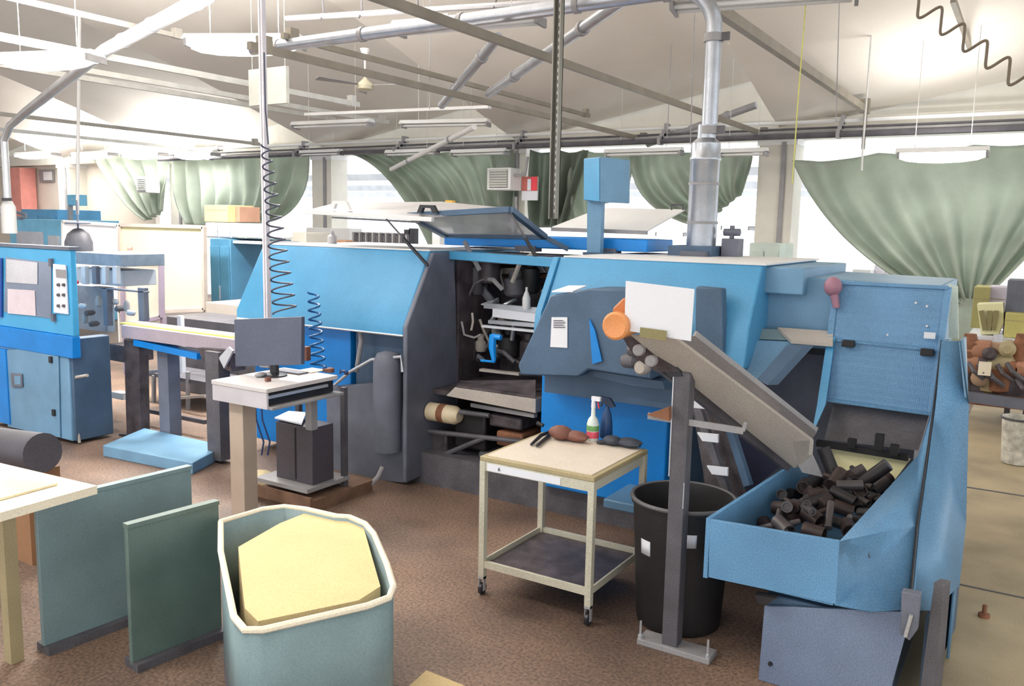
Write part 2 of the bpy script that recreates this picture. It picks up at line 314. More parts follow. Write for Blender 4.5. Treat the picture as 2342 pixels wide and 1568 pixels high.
# ============================================================ CURTAINS
def curtain(T0, T1, B0, B1, C0, C1, v, folds, amp, label, mat=GREEN, n=90, m=26, sag=0):
    P = [at(*q, v=v) for q in (T0, T1, B0, B1, C0, C1)]; vs = []
    for i in range(n+1):
        s = i/n; T = P[0].lerp(P[1], s)-Vector((0, 0, .06*abs(math.sin(s*PI*folds*.5)))); B = P[2].lerp(P[3], s)-Vector((0, 0, sag*math.sin(PI*s))); K = P[4].lerp(P[5], s)
        for j in range(m+1):
            w = j/m; q = T*(1-w)**2+K*2*w*(1-w)+B*w*w
            f = math.sin(s*folds*2*PI+1.3*math.sin(3*w+s*5))+.5*math.sin(s*folds*5.3+w*2)
            vs.append(q+Vector((.02*f, -amp*f*(.35+.65*math.sin(min(1, w*1.1)*PI*.5+.3)), 0)))
    g = G(); g.add(vs, [(i*(m+1)+j, i*(m+1)+j+1, (i+1)*(m+1)+j+1, (i+1)*(m+1)+j) for i in range(n) for j in range(m)])
    o = one('curtain', g, mat, label, 'curtain', 'green tarpaulins hung from the back beam')
    s = o.modifiers.new('thick', 'SOLIDIFY'); s.thickness = .012; return o
curtain((210, 354), (385, 350), (338, 505), (372, 480), (290, 470), (380, 430), 14.85, 5, .12, 'small green tarpaulin gathered beside the far left heater')
curtain((395, 350), (703, 345), (430, 512), (610, 506), (400, 440), (700, 500), 14.85, 9, .13, 'broad green tarpaulin hanging behind the white pole', sag=.1)
curtain((782, 347), (1170, 340), (985, 560), (1180, 560), (910, 365), (1175, 440), 14.85, 8, .14, 'pleated green tarpaulin left of the slatted heater')
curtain((1212, 342), (1345, 342), (1215, 520), (1300, 520), (1212, 440), (1330, 400), 14.85, 4, .12, 'narrow dark green tarpaulin between red sign and perforated post', tarp('darker tarpaulin', (150, 160, 148)))
curtain((1440, 342), (1722, 340), (1600, 520), (1700, 440), (1440, 480), (1715, 400), 14.85, 6, .12, 'green tarpaulin swag behind the tall ventilation pipe')
curtain((1262, 342), (1450, 342), (1275, 520), (1440, 440), (1262, 440), (1445, 400), 15.0, 5, .1, 'green tarpaulin behind the blue box on its post')
cr = curtain((1812, 366), (2600, 300), (2190, 705), (2232, 700), (1905, 590), (2440, 500), 14.8, 7, .09, 'largest green tarpaulin, swagged and knotted at right', n=140, m=40)
g = G(); p = at(2212, 690, v=14.8)
g.tube([p+Vector((0, 0, .06)), p+Vector((0, 0, -.05)), p+Vector((-.02, 0, -.3)), p+Vector((.0, 0, -.62)), p+Vector((0, 0, -.75))], [.12, .16, .2, .24, .16], 9)
one('curtain_tail', g, GREEN, 'bunched tail of the knotted right tarpaulin hanging straight down', 'curtain')
# heaters + sign on columns
def heater(x0, x1, y0, y1, v, label):
    a, b = at(x0, y0, v=v), at(x1, y1, v=v); t = thing('heater', label, 'heater', (a+b)/2, 'slatted air heaters')
    obj('casing', G().box(a.x, b.x, v, v+.4, b.z, a.z), WHITE, t, .01); h = a.z-b.z; w = b.x-a.x
    obj('recess', G().box(a.x+w*.12, b.x-w*.12, v-.012, v, b.z+h*.1, a.z-h*.1), M('heater dark', (100, 100, 100), .6), t)
    for k in range(7): z = b.z+h*(.13+.115*k); obj('slat', G().prism([(a.x+w*.12, v-.03, z), (a.x+w*.12, v-.005, z+.03), (b.x-w*.12, v-.005, z+.03), (b.x-w*.12, v-.03, z)], (0, 0, .02)), M('slat paint', (196, 196, 190), .5), t)
heater(1114, 1167, 384, 434, 14.2, 'white slatted air heater beside the red and white sign')
heater(311, 336, 404, 440, 14.3, 'small white slatted heater on the far left tarpaulin')
g = G(); p = at(1165, 400, v=14.3); g.tube([p, p+Vector((.3, .1, 0)), p+Vector((.35, .1, .35))], .03, 8); g.tube([at(1180, 450, v=14.3), at(1180, 480, v=14.3), at(1166, 520, v=14.3)], .03, 8); one('heater_pipe', g, GREY, 'grey pipework between the slatted heater and the column', 'pipe')
a, b = at(1194, 404, v=14.60), at(1229, 458, v=14.60); w = b.x-a.x; h = a.z-b.z
t = thing('notice_sign', 'red and white notice on the column right of the heater', 'sign', a)
obj('board', G().box(a.x, b.x, 14.60, 14.63, b.z, a.z), PAPER, t); obj('red_field', G().box(a.x, b.x, 14.59, 14.60, b.z+h*.4, a.z), M('brick red print', (196, 110, 96), .6), t)
obj('bracket', G().box(a.x+w*.2, a.x+w*.3, 14.63, 15.06, b.z+h*.6, b.z+h*.65), GREY, t)
obj('white_bar', G().box(a.x+w*.38, a.x+w*.6, 14.58, 14.59, b.z+h*.42, a.z-h*.1), PAPER, t); obj('red_bar', G().box(a.x+w*.62, a.x+w*.95, 14.58, 14.59, b.z+h*.42, a.z-h*.02), M('bright red print', (232, 70, 84), .6), t)
# white bay beyond the columns: beams, low wall, shelves
BW = M('far white beam', (226, 228, 232), .7, var=.02, speck=.01)
for k, (v, z) in enumerate(((19, 3.3), (22, 3.15), (26, 3.1))): struct('beam_far', box(-30, 14, v, v+.2, z, z+.18), M('far grey beam', (200, 202, 208), .7))
struct('wall_far', box(-60, 30, 44, 44.3, 0, 2.1), YARD)
# ============================================================ EXTRACTION DUCT
r = .062; v = 6.55; zt = 3.93; xd = at(1622, 300, v=v).x
pts = [at(640, 105, z=zt)]; e = Vector((xd, v, zt)); dr = (e-pts[0]).normalized(); e = Vector((xd, v, zt)); pts[0] = e-dr*5.2
for k in range(9):
    a = k/8*PI/2; pts.append(e-dr*.32*(1-math.sin(a))+Vector((0, 0, -.32*(1-math.cos(a)))))
t = thing('extraction_duct', 'long shiny round extraction duct bending down into the main machine', 'duct', (xd, v, 1.88))
obj('pipe', G().tube(pts+[Vector((xd, v, 2.9))], r, 18), STEEL, t)
for s in (.4, 1.2, 2.4, 3.6, 4.8): c = e-dr*s; obj('joint_band', G().tube([c-dr*.025, c+dr*.025], r*1.16, 18), GREY, t)
for z in (3.55, 2.86): obj('joint_band', G().lathe([(r*1.25, -.03), (r*1.25, .03)], (xd, v, z), 18), GREY, t); obj('clamp_lug', G().box(xd+.04, xd+.13, v-.03, v-.01, z-.03, z+.03), DGREY, t)
o = obj('wide_section', G().lathe([(.115, 1.9), (.115, 2.62), (.122, 2.63), (.122, 2.65), (.115, 2.66), (.115, 2.76), (.07, 2.8), (.07, 2.9)], (xd-.02, v, 0), 24), STEEL, t)
obj('flange', G().box(xd-.22, xd+.13, v-.2, v+.2, 1.88, 1.97), SLATE, t, .01)
for z in (2.15, 2.45): obj('joint_band', G().lathe([(.122, -.01), (.122, .01)], (xd-.02, v, z), 24), GREY, t)
# second duct far left
p0 = at(475, -10, v=6.9); p1 = at(240, 115, v=7.3); p2 = at(60, 255, v=7.9); p3 = at(8, 300, v=8); p4 = at(22, 520, v=8.0); p4.x = p3.x; p4.y = p3.y
t = thing('branch_duct', 'silver duct sweeping down the upper left corner to the left machine', 'duct', p4)
obj('pipe', G().tube([p0, p1, p2, p3+(p2-p3)*.3, p3+Vector((0, 0, -.15)), p3+Vector((0, 0, -.5)), p4], [.09, .085, .07, .06, .06, .06, .06], 14), M('pale duct', (214, 216, 220), .35, .5), t)
for s in (.1, .5, .8): c = p0.lerp(p1, s); d = (p1-p0).normalized(); obj('joint_band', G().tube([c-d*.03, c+d*.03], .1, 14), GREY, t)
obj('wide_section', G().lathe([(.12, 0), (.12, .45), (.07, .55)], p4-Vector((0, 0, .1)), 16), WHITE, t); obj('damper_lever', G().box(p4.x, p4.x+.3, p4.y-.1, p4.y-.08, p4.z+.45, p4.z+.5), DGREY, t)
# ============================================================ HANGING POST, ROPES, CABLES
p = at(1266, 500, v=6.3); t = thing('perforated_post', 'grey perforated steel post hanging from the roof behind the raised lid', 'post', p)
obj('channel', G().box(p.x-.035, p.x-.025, 6.27, 6.33, p.z, 5.2).box(p.x-.035, p.x+.035, 6.32, 6.33, p.z, 5.2).box(p.x+.025, p.x+.035, 6.27, 6.33, p.z, 5.2), M('perforated steel', (140, 138, 130), .5, .4), t)
g = G()
for k in range(44): z = p.z+.05+.06*k; g.box(p.x-.008, p.x+.008, 6.312, 6.32, z, z+.028)
o = obj('slot_row', g, PAPER, t); o['kind'] = 'stuff'
_p = at(1842, 20, v=7.5); one('pull_rope', G().tube([Vector((_p.x, 7.5, ceilz(_p.x, 7.5))), at(1842, 20, v=7.5), at(1825, 230, v=7.5), at(1812, 420, v=7.5)], .006, 6), M('yellow rope', (214, 212, 120), .7), 'thin yellow rope hanging left of the large right tarpaulin', 'rope')
_p = at(1973, 345, v=13); one('short_rope', G().tube([Vector((_p.x, 13, ceilz(_p.x, 13))), _p, at(1971, 390, v=13)], .014, 6), WHITE, 'short pale cord end hanging before the large right tarpaulin', 'rope')
for i, (x, y0, y1, v, lab) in enumerate(((1582, 60, 330, 9, 'thin wire left of the ventilation pipe'), (1530, 225, 300, 13.5, 'thin drop rod near the second column from the right'), (180, 0, 490, 9, 'pale drop rod at far left'), (1915, 0, 280, 11, 'faint wire between rope and right roof tie'), (985, 95, 250, 9, 'thin wire beside the diagonal pipe'))):
    _p = at(x, y0, v=v); one('drop_wire', G().tube([Vector((_p.x, v, ceilz(_p.x, v))), at(x-3, y1, v=v)], .006 if i != 2 else .03, 6), GREY if i != 2 else WHITE, lab, 'wire', 'vertical drop wires')
g = G(); pts = []
for k in range(120):
    s = k/119; x = 2075+s*290; y = -10+s*215; ph = s*2*PI*5.6
    o_ = 24*math.sin(ph)+4*math.sin(2*ph); pts.append(at(x+o_*.62, y-o_*.78, v=4.4))
one('wavy_cable', g.tube(pts, .0065, 8), M('brown grey cable', (112, 100, 86), .6), 'dark wavy coiled cable sagging across the top right corner', 'cable')
# ============================================================ MAIN MACHINE
VF = 5.25; ZT = 1.88
t = thing('tube_processing_machine', 'long bright blue industrial machine with open work bay, centre of the hall', 'machine', (-4, 6, 0))
MM = t
uL, uR = -6.15, -4.2
prof = [(5.17, 1.22), (5.17, 1.3), (5.5, ZT), (6.9, ZT), (6.9, 1.22)]
def pr(prof, u0, u1): return G().prism([(u0, a, b) for a, b in prof], (u1-u0, 0, 0))
h = obj('hood', pr(prof, uL, uR-.02), BLUE2, t, .012)
obj('hood_edge_trim', G().tube([(uL+.02, 5.165, 1.225), (uR-.02, 5.165, 1.225)], .008, 6), ALU, h)
obj('top_plate', G().box(uL+.02, uR-.02, 5.5, 6.9, ZT, ZT+.012), WHITE, t)
obj('side_panel', pr([(5.16, .05), (5.16, 1.3), (5.5, ZT-.01), (5.78, ZT-.01), (5.82, 1.4), (5.86, .7), (5.86, .05)], uR-.02, uR+.02), DSLATE, t, .01)
obj('lower_body', G().box(uL+.05, uR-.03, 5.4, 6.9, .08, 1.215), SLATE, t)
a, b = at(552, 735, v=5.35), at(812, 1030, v=5.35)
obj('front_panel', G().box(uL+.08, b.x, 5.3, 5.4, .1, 1.215), BLUE, t, .008)
obj('front_panel', G().box(b.x+.02, at(925, 900, v=5.3).x, 5.34, 5.4, .1, 1.215), SLATE, t, .008, 'darker recessed slate panel')
a = at(740, 900, v=5.2); b = at(905, 1095, v=5.2)
obj('lower_cover', G().prism([at(745, 885, v=5.22), at(915, 870, v=5.22), at(930, 1105, v=5.22), at(750, 1090, v=5.22)], (0, .1, 0)), DSLATE, t, .01)
cc = at(882, 960, v=5.15); h = obj('tank', G().lathe([(.115, .3), (.12, .9), (.118, 1.02), (.09, 1.09), (.03, 1.11)], (cc.x, 5.18, -.02), 20), DSLATE, t)
obj('tank_bracket', G().tube([at(765, 880, v=5.2), at(800, 850, v=5.2), at(850, 822, v=5.15), at(918, 815, v=5.15), at(920, 850, v=5.15)], .014, 8), ALU, t)
obj('bracket_pipe', G().tube([at(822, 742, v=5.25), at(826, 780, v=5.25), at(815, 850, v=5.25)], .02, 8), GREY, t)
# work bay
uO = -3.03
obj('bay_back', G().box(uR+.02, -2.2, 6.5, 6.55, .1, 1.84), GRIME, t)
obj('bay_roof', G().box(uR+.02, uO, 6.0, 6.6, 1.78, 1.86), GRIME, t)
obj('top_rail', G().bar(at(1035, 583, v=5.75), at(1275, 600, v=5.45), .08, .07), BLUE2, t, .005)
obj('bay_side', G().box(uR-.019, uR+.03, 5.84, 6.5, .1, 1.84), GRIME, t)
obj('bay_floor', G().box(uR+.02, uO+.02, 5.5, 6.5, .72, .76), GRIME, t)
obj('front_beam', quad([at(1040, 885, v=5.35), at(1225, 912, v=5.35), at(1225, 945, v=5.35), at(1020, 905, v=5.35)], (0, .1, 0)), TAN, t, .004)
obj('front_ledge', quad([at(1050, 870, v=5.55), at(1225, 868, v=5.55), at(1225, 905, v=5.35), at(1045, 880, v=5.35)], (0, 0, -.02)), GRIME, t)
obj('lower_beam', G().bar(at(1080, 925, v=5.5), at(1225, 950, v=5.4), .04, .03), GREY, t)
obj('column_rail', G().bar(at(1038, 610, v=5.95), at(1038, 855, v=5.95), .05, .05), ALU, t)
obj('column_rail', G().bar(at(1025, 620, v=5.9), at(1030, 850, v=5.9), .03, .03), DGREY, t)
obj('column_rail', G().bar(at(1050, 740, v=5.9), at(1046, 850, v=5.9), .02, .02), GREY, t)
for (x0, y0, x1, y1, vv, w, mt) in ((1110, 698, 1245, 710, 6.0, .045, ALU), (1130, 714, 1240, 728, 5.95, .07, PAPER), (1120, 735, 1232, 744, 5.9, .03, ALU), (1105, 745, 1225, 757, 5.88, .018, PAPER), (1060, 622, 1270, 616, 6.3, .05, TAN), (1150, 640, 1270, 628, 6.3, .03, RUST), (1100, 845, 1190, 855, 5.7, .02, TAN)):
    obj('cross_bar', G().bar(at(x0, y0, v=vv), at(x1, y1, v=vv), .05, w), mt, t)
obj('slide_plate', quad([at(1100, 697, v=6.1), at(1140, 682, v=6.3), at(1142, 692, v=6.3), at(1120, 700, v=6.1)], (0, 0, .01)), PAPER, t)
for (x, y, rr, dz, mt) in ((1120, 620, .09, .2, GRIME), (1180, 655, .1, .16, DGREY), (1215, 640, .07, .22, DARK), (1090, 640, .06, .25, DGREY), (1165, 790, .1, .2, DARK), (1210, 800, .08, .18, GRIME), (1075, 800, .07, .2, GRIME), (1100, 790, .05, .1, TAN)):
    c = at(x, y, v=6.1); obj('actuator', G().lathe([(rr*.8, -dz/2), (rr, -dz/2+.02), (rr, dz/2-.02), (rr*.6, dz/2), (rr*.6, dz/2+.05)], c, 14), mt, t)
rnd = random.Random(3)
for k in range(34):
    x = rnd.uniform(1050, 1250); y = rnd.uniform(610, 830); p = at(x, y, v=rnd.uniform(5.85, 6.3)); q = p+Vector((rnd.uniform(-.25, .25), rnd.uniform(-.1, .2), rnd.uniform(-.25, .25)))
    if q.x > -3.1: q.x = -3.15
    obj('linkage_rod', G().tube([p, p.lerp(q, .5)+Vector((0, -.04, .04)), q], rnd.choice((.012, .02, .04)), 7), rnd.choice((DGREY, GRIME, GREY, TAN, STEEL)), t)
obj('hose', G().tube([at(1056, 735, v=5.8), at(1062, 765, v=5.8), at(1085, 772, v=5.8), at(1100, 765, v=5.8)], .01, 6), GREY, t)
obj('hose', G().tube([at(1078, 755, v=5.8), at(1082, 735, v=5.8), at(1080, 715, v=5.8)], .01, 6), TAN, t)
g = G().tube([at(1128, 765, v=5.6), at(1126, 795, v=5.6), at(1130, 825, v=5.6)], [.03, .03, .018], 8).tube([at(1100, 824, v=5.6), at(1132, 827, v=5.6)], .01, 6).tube([at(1126, 768, v=5.6), at(1146, 772, v=5.6)], .022, 8)
obj('blue_lever', g, M('vivid blue plastic', (20, 150, 240), .4), t)
c = at(1015, 945, v=5.45); obj('motor', G().lathe([(.03, -.16), (.075, -.14), (.075, .12), (.05, .16)], c, 18, 'x'), M('cream motor paint', (206, 190, 160), .5), t)
obj('motor_band', G().lathe([(.078, -.03), (.078, .03)], c, 18, 'x'), RUST, t)
for (x, y, w, hh, mt) in ((1010, 1010, .25, .2, GRIME), (1090, 980, .3, .3, DARK), (1180, 1000, .25, .12, RUST), (1170, 960, .3, .1, GRIME), (1060, 1060, .4, .2, GRIME), (1150, 1060, .35, .2, DGREY), (985, 900, .15, .12, DARK)):
    c = at(x, y, v=5.6); obj('housing_block', G().box(c.x-w/2, c.x+w/2, 5.5, 5.9, c.z-hh/2, c.z+hh/2), mt, t, .02)
for (x0, y0, x1, y1) in ((960, 930, 1120, 950), (970, 985, 1200, 1010), (990, 1050, 1110, 1000)): obj('drive_shaft', G().tube([at(x0, y0, v=5.45), at(x1, y1, v=5.45)], .02, 8), DGREY, t)
obj('plinth', G().box(uR-.1, -1.9, 5.35, 6.9, 0, .26), DGREY, t)
c = at(1204, 690, v=5.95)
one('oil_bottle', G().lathe([(.03, -.08), (.034, -.07), (.034, .01), (.02, .05), (.01, .07), (.01, .1)], c+Vector((0, 0, .02)), 14), WHITE, 'small white bottle standing on the rail inside the open bay', 'bottle')
# right half
obj('upper_body', pr([(5.15, 1.25), (5.2, 1.5), (5.42, ZT), (6.9, ZT), (6.9, 1.25)], -2.98, -1.52), BLUE2, t, .01)
obj('top_plate', G().box(-2.95, -1.5, 5.42, 6.9, ZT, ZT+.012), WHITE, t)
obj('bay_edge', pr([(5.13, 1.2), (5.17, 1.5), (5.4, ZT), (5.46, ZT), (5.24, 1.5), (5.2, 1.2)], -3.03, -2.98), BLUE2, t, .004)
obj('recess_panel', pr([(5.1, .95), (5.1, 1.22), (5.2, 1.22), (5.2, .95)], -2.9, -1.9), SLATE, t)
obj('lower_panel', G().box(uO+.02, at(1525, 1000, v=5.25).x, 5.25, 5.4, .22, 1.1), BLUE, t, .01)
obj('lower_core', G().box(uO+.06, -1.95, 5.4, 6.9, .1, 1.3), SLATE, t)
obj('right_panel', quad([at(1590, 655, v=5.12), at(1650, 660, v=5.12), at(1655, 870, v=5.12), at(1590, 870, v=5.12)], (0, .1, 0)), SLATE, t, .01)
g = at(1910, 640, v=5.75)
obj('rear_housing', G().prism([(-1.95, 5.6, at(1650, 620, v=5.6).z), (-.52, 5.6, at(2165, 655, v=5.6).z), (-.52, 5.6, 1.36), (-1.95, 5.6, 1.36)], (0, 1.1, 0)), BLUE3, t, .01)
obj('rear_step', G().box(-1.55, -1.28, 5.5, 6.8, 1.7, 1.87), BLUE3, t, .01)
obj('door_handle', G().bar(at(1681, 688, v=5.57), at(1681, 738, v=5.57), .012, .012), ALU, t)
obj('pale_ledge', quad([at(1778, 748, v=5.5), at(1905, 757, v=5.5), at(1905, 785, v=5.4), at(1810, 778, v=5.4)], (0, 0, -.02)), TAN, t)
obj('black_seal', quad([at(1650, 745, v=5.5), at(1800, 755, v=5.5), at(1815, 778, v=5.45), at(1650, 772, v=5.45)], (0, .03, 0)), GREENB, t)
obj('chute_panel', quad([at(1650, 775, v=5.35), at(1830, 782, v=5.45), at(1735, 872, v=5.2), at(1650, 850, v=5.2)], (0, .03, 0)), BLUE3, t)
obj('diagonal_beam', quad([at(1800, 788, v=5.3), at(1838, 790, v=5.3), at(1755, 880, v=5.1), at(1730, 868, v=5.1)], (.05, .05, 0)), SLATE, t)
obj('lower_housing', G().box(-1.95, -.6, 5.75, 6.7, .1, 1.3), DSLATE, t)
# control shield
vc = 4.85
s = [at(*q, v=vc) for q in ((1258, 675), (1345, 660), (1440, 662), (1490, 700), (1490, 868), (1345, 845), (1322, 862), (1190, 857), (1184, 835))]
h = obj('control_shield', G().prism(s, (0, .3, 0)), SLATE, t, .012)
obj('shield_top', quad([at(1262, 668, v=vc), at(1300, 655, v=vc+.2), at(1342, 655, v=vc+.2), at(1310, 668, v=vc)], (0, 0, .008)), PAPER, t)
obj('paper_label', quad([at(1262, 725, v=vc-.004), at(1298, 725, v=vc-.004), at(1298, 795, v=vc-.004), at(1259, 793, v=vc-.004)], (0, -.003, 0)), PAPER, t)
for k in range(4): obj('print_line', quad([at(1266, 732+k*5, v=vc-.01), at(1266+(27 if k % 2 else 20), 732+k*5, v=vc-.01), at(1292, 734+k*5, v=vc-.01), at(1266, 734+k*5, v=vc-.01)], (0, -.002, 0)), DGREY, t)
obj('blue_gap_plate', quad([at(1349, 728, v=vc-.01), at(1362, 755, v=vc-.01), at(1378, 825, v=vc-.01), at(1356, 832, v=vc-.01)], (0, -.01, 0)), BLUE, t)  # plate in front drawn for the blue panel seen through a gap
obj('shield_skirt', quad([at(1345, 845, v=4.95), at(1515, 872, v=4.95), at(1520, 890, v=4.95), at(1440, 880, v=4.95), at(1335, 855, v=4.95)], (0, .25, 0)), SLATE, t)
for k, (x, y) in enumerate(((1455, 800), (1480, 790), (1500, 815), (1470, 840), (1440, 825))):
    c = at(x, y, v=4.7); obj('drive_part', G().lathe([(.03, -.05), (.045, -.03), (.045, .03), (.02, .06)], c, 12, 'y' if k % 2 else 'x'), (DGREY, GREY, GRIME, TAN, DGREY)[k], t)
for (x, y, nm) in ((1430, 1088, 'oil_tray'),): obj(nm, G().box(-2.3, -1.75, 4.85, 5.3, .3, .36), BLUE3, t, .01)
# raised lids, on hinges of the machine
h = thing('raised_canopy', 'raised grey canopy lid with two handles over the open machine bay', 'lid', (-4.2, 5.8, 2.1))
obj('cover_plate', G().prism([at(700, 484, v=5.35), at(960, 500, v=5.35), at(1170, 480, v=5.45), at(1010, 464, v=6.2), at(770, 466, v=6.2)], (0, 0, .012)), GREY, h)
obj('front_rim', G().bar(at(698, 484, v=5.33), at(990, 502, v=5.33), .04, .035), WHITE, h, .004)
obj('under_rail', G().bar(at(760, 497, v=5.5), at(960, 508, v=5.45), .015, .015), GREY, h)
for x, y, mt in ((775, 477, WHITE), (975, 486, BLACK)):
    obj('handle', G().prism([at(x-22, y, v=5.34), at(x-15, y-18, v=5.34), at(x+16, y-17, v=5.34), at(x+25, y+2, v=5.34), at(x+14, y+1, v=5.34), at(x+9, y-10, v=5.34), at(x-8, y-11, v=5.34), at(x-12, y, v=5.34)], (0, .03, 0)), mt, h)
obj('warning_beacon', G().box(*sum([[at(1018, 466, v=6.2).x, at(1034, 466, v=6.2).x], [6.2, 6.25], [at(1018, 467, v=6.2).z, at(1018, 458, v=6.2).z]], [])), M('amber', (240, 180, 60), .4), h)
Q = [at(935, 492, v=5.4), at(1167, 479, v=5.4), at(1246, 542, v=6.15), at(1018, 538, v=6.2)]
obj('frame_bar', G().bar(Q[2], at(1300, 570, v=6.25), .045, .04), SLATE, h, .004)
for i in range(4): obj('frame_bar', G().bar(Q[i], Q[(i+1) % 4], .05, .045), SLATE, h, .004)
obj('clear_pane', G().prism(Q, (0, 0, .006)), M('clear lid pane', (226, 226, 232), .3, alpha=.45), h)
for a, b, va, vb in (((876, 492), (978, 607), 5.34, 5.42), ((1165, 482), (1247, 622), 5.4, 5.5)):
    p, q = at(*a, v=va), at(*b, v=vb); s = obj('gas_strut', G().tube([p, q], .007, 7), DGREY, h); obj('strut_cylinder', G().tube([p.lerp(q, .45), q], .014, 8), BLACK, s)
h = obj('top_box', G().box(at(1015, 560, v=6.3).x, at(1480, 560, v=6.3).x, 6.3, 6.85, ZT+.03, at(1020, 535, v=6.3).z), BLUE, t, .01)
g = G()
for k in range(3): u = -3.9+k*.75; obj('box_foot', G().box(u, u+.2, 6.28, 6.4, ZT, ZT+.05), DSLATE, t)
h = thing('rear_canopy', 'second white lid propped open behind the blue post box', 'lid', (-3, 6.8, 2.1))
obj('cover_plate', G().prism([at(1262, 522, v=6.35), at(1480, 530, v=6.35), at(1565, 482, v=6.9), at(1375, 478, v=6.9)], (0, 0, .012)), WHITE, h)
obj('edge_rim', G().bar(at(1262, 524, v=6.33), at(1480, 532, v=6.33), .03, .03), GREY, h)
obj('handle', G().tube([at(1536, 480, v=6.7), at(1536, 468, v=6.7), at(1562, 468, v=6.7), at(1562, 480, v=6.7)], .008, 6), DGREY, h)
h = thing('terminal_box', 'blue control box on a flat blue post above the machine', 'control box', (-2.7, 6.2, ZT))
a = at(1335, 362, v=6.1); b = at(1372, 465, v=6.1); c = at(1441, 372, v=6.35); d = at(1441, 460, v=6.35)
bx = obj('casing', G().prism([a, at(1372, 358, v=6.0), at(1372, 462, v=6.0), at(1335, 458, v=6.1)], Vector((c.x-at(1372, 362, v=6.0).x, .35, 0))), BLUE3, h, .008)
obj('side_face', quad([at(1336, 364, v=6.08), at(1371, 361, v=5.98), at(1371, 460, v=5.98), at(1336, 456, v=6.08)], (0, -.005, 0)), BLUE2, h)
obj('post', G().prism([at(1343, 458, v=6.15), at(1376, 458, v=6.15), at(1372, 586, v=6.15), at(1342, 586, v=6.15)], (0, .06, 0)), BLUE3, h)
obj('foot_plate', G().box(at(1335, 585, v=6.1).x, at(1380, 585, v=6.1).x, 6.08, 6.3, ZT, ZT+.02), SLATE, h)
# things standing on the machine top
for (x0, x1, y0, y1, mt, nm, lab, cat) in ((1618, 1646, 575, 592, OFFW, 'small_crate', 'small pale box right of the duct foot on the machine top', 'box'),
      (1655, 1690, 545, 592, DSLATE, 'valve_block', 'dark valve block standing on the machine top beside the column', 'valve')):
    a, b = at(x0, y0, v=6.6), at(x1, y1, v=6.6); g = G().box(a.x, b.x, 6.55, 6.7, ZT+.01, a.z)
    if nm == 'valve_block': g.tube([(a.x, 6.6, a.z+.05), (b.x, 6.6, a.z+.05)], .03, 8).tube([((a.x+b.x)/2, 6.6, a.z), ((a.x+b.x)/2, 6.6, a.z+.1)], .02, 8)
    one(nm, g, mt, lab, cat, bevel=.004)
_p = at(1905, 655, v=5.5); one('signal_horn', G().blob(_p, .055, .05, .06).tube([_p, _p-Vector((-.03, 0, .13))], [.03, .02], 8), M('dull red plastic', (160, 116, 134), .5), 'dull red round knob at the upper left corner of the mesh guard', 'knob')
one('cable_conduit', G().tube([at(875, 1068, v=5.05), at(865, 1090, v=5.0), at(848, 1108, v=4.95), at(820, 1120, v=4.9), at(795, 1128, v=4.85)], .02, 10), GREY, 'grey ribbed hose end curling out onto the floor', 'hose')
# ============================================================ ELEVATOR HOPPER (right)
t = thing('hopper_elevator', 'large steel blue hopper conveyor with mesh guard at right', 'conveyor', (-.8, 4.6, 0)); HP = t
B3 = BLUE3; A = at
HB = M('hopper blue paint', (98, 146, 186), .45, var=.12, speck=.18)
obj('trough_front', quad([A(1622, 1187, v=3.8), A(1920, 1237, v=3.8), A(1912, 1382, v=3.8), A(1620, 1320, v=3.8)], (0, .02, 0)), HB, t, .003)
obj('trough_left_wall', quad([Vector((-1.262, 3.8, .745)), A(1845, 1037, v=4.95), A(1845, 1037, v=4.95)-Vector((0, 0, .3)), Vector((-1.262, 3.8, .45))], (.02, 0, 0)), HB, t)
obj('trough_floor', G().prism([(-1.25, 3.81, .46), (-.67, 3.81, .46), (-.5, 5.3, .56), (-1.1, 5.3, .56)], (0, 0, .02)), HB, t)
lip = [A(1920, 1237, v=3.8), A(2100, 1040, v=5.0), A(2128, 945, v=5.4), A(2166, 775, v=5.45)]
seam = [A(2152, 780, v=5.35), A(2130, 960, v=5.0), A(2096, 1200, v=4.35), A(2078, 1392, v=3.83)]
out = [A(2200, 782, v=5.2), A(2215, 925, v=5.15), Vector((-.25, 4.9, .6)), Vector((-.235, 4.53, .40)), Vector((-.3, 4.05, .44)), A(2078, 1396, v=3.85)]
g = G(); g.add(lip+seam+[A(1912, 1382, v=3.8), A(1995, 1398, v=3.8)], [(0, 1, 5, 6), (1, 2, 5), (2, 3, 4, 5), (0, 6, 7, 9, 8)])
o = obj('side_panel', g, HB, t); m = o.modifiers.new('s', 'SOLIDIFY'); m.thickness = .015
g = G(); sv = [q+Vector((.006, 0, -.004)) for q in seam]; g.add(sv+out, [(0, 4, 5, 1), (1, 5, 6, 2), (2, 6, 7, 8), (2, 8, 9, 3)])
o = obj('outer_panel', g, HB, t); m = o.modifiers.new('s', 'SOLIDIFY'); m.thickness = .015
obj('seam_strip', G().tube([q+Vector((.004, -.002, .004)) for q in seam], .006, 6), BLACK, t)
g = G(); g.add([out[0], out[1], out[2], out[3], out[3]+Vector((0, 0, -.38)), out[1]+Vector((0, .3, -1.15)), out[0]+Vector((0, .3, 0))], [(0, 1, 2, 6), (6, 2, 5), (2, 3, 4, 5)])
o = obj('far_side_cover', g, B3, t); m = o.modifiers.new('s', 'SOLIDIFY'); m.thickness = .015
mg = [A(1912, 645, v=5.57), A(2170, 657, v=5.57), A(2130, 945, v=5.38), A(1884, 912, v=5.38)]
PERF = M('perforated blue sheet', (102, 148, 188), .45, var=.1, bump=.5, vor=90)
h = obj('guard_sheet', quad(mg, (0, .008, .004)), PERF, t)
for i in range(4): obj('guard_frame', G().bar(mg[i], mg[(i+1) % 4], .035, .02), HB, t)
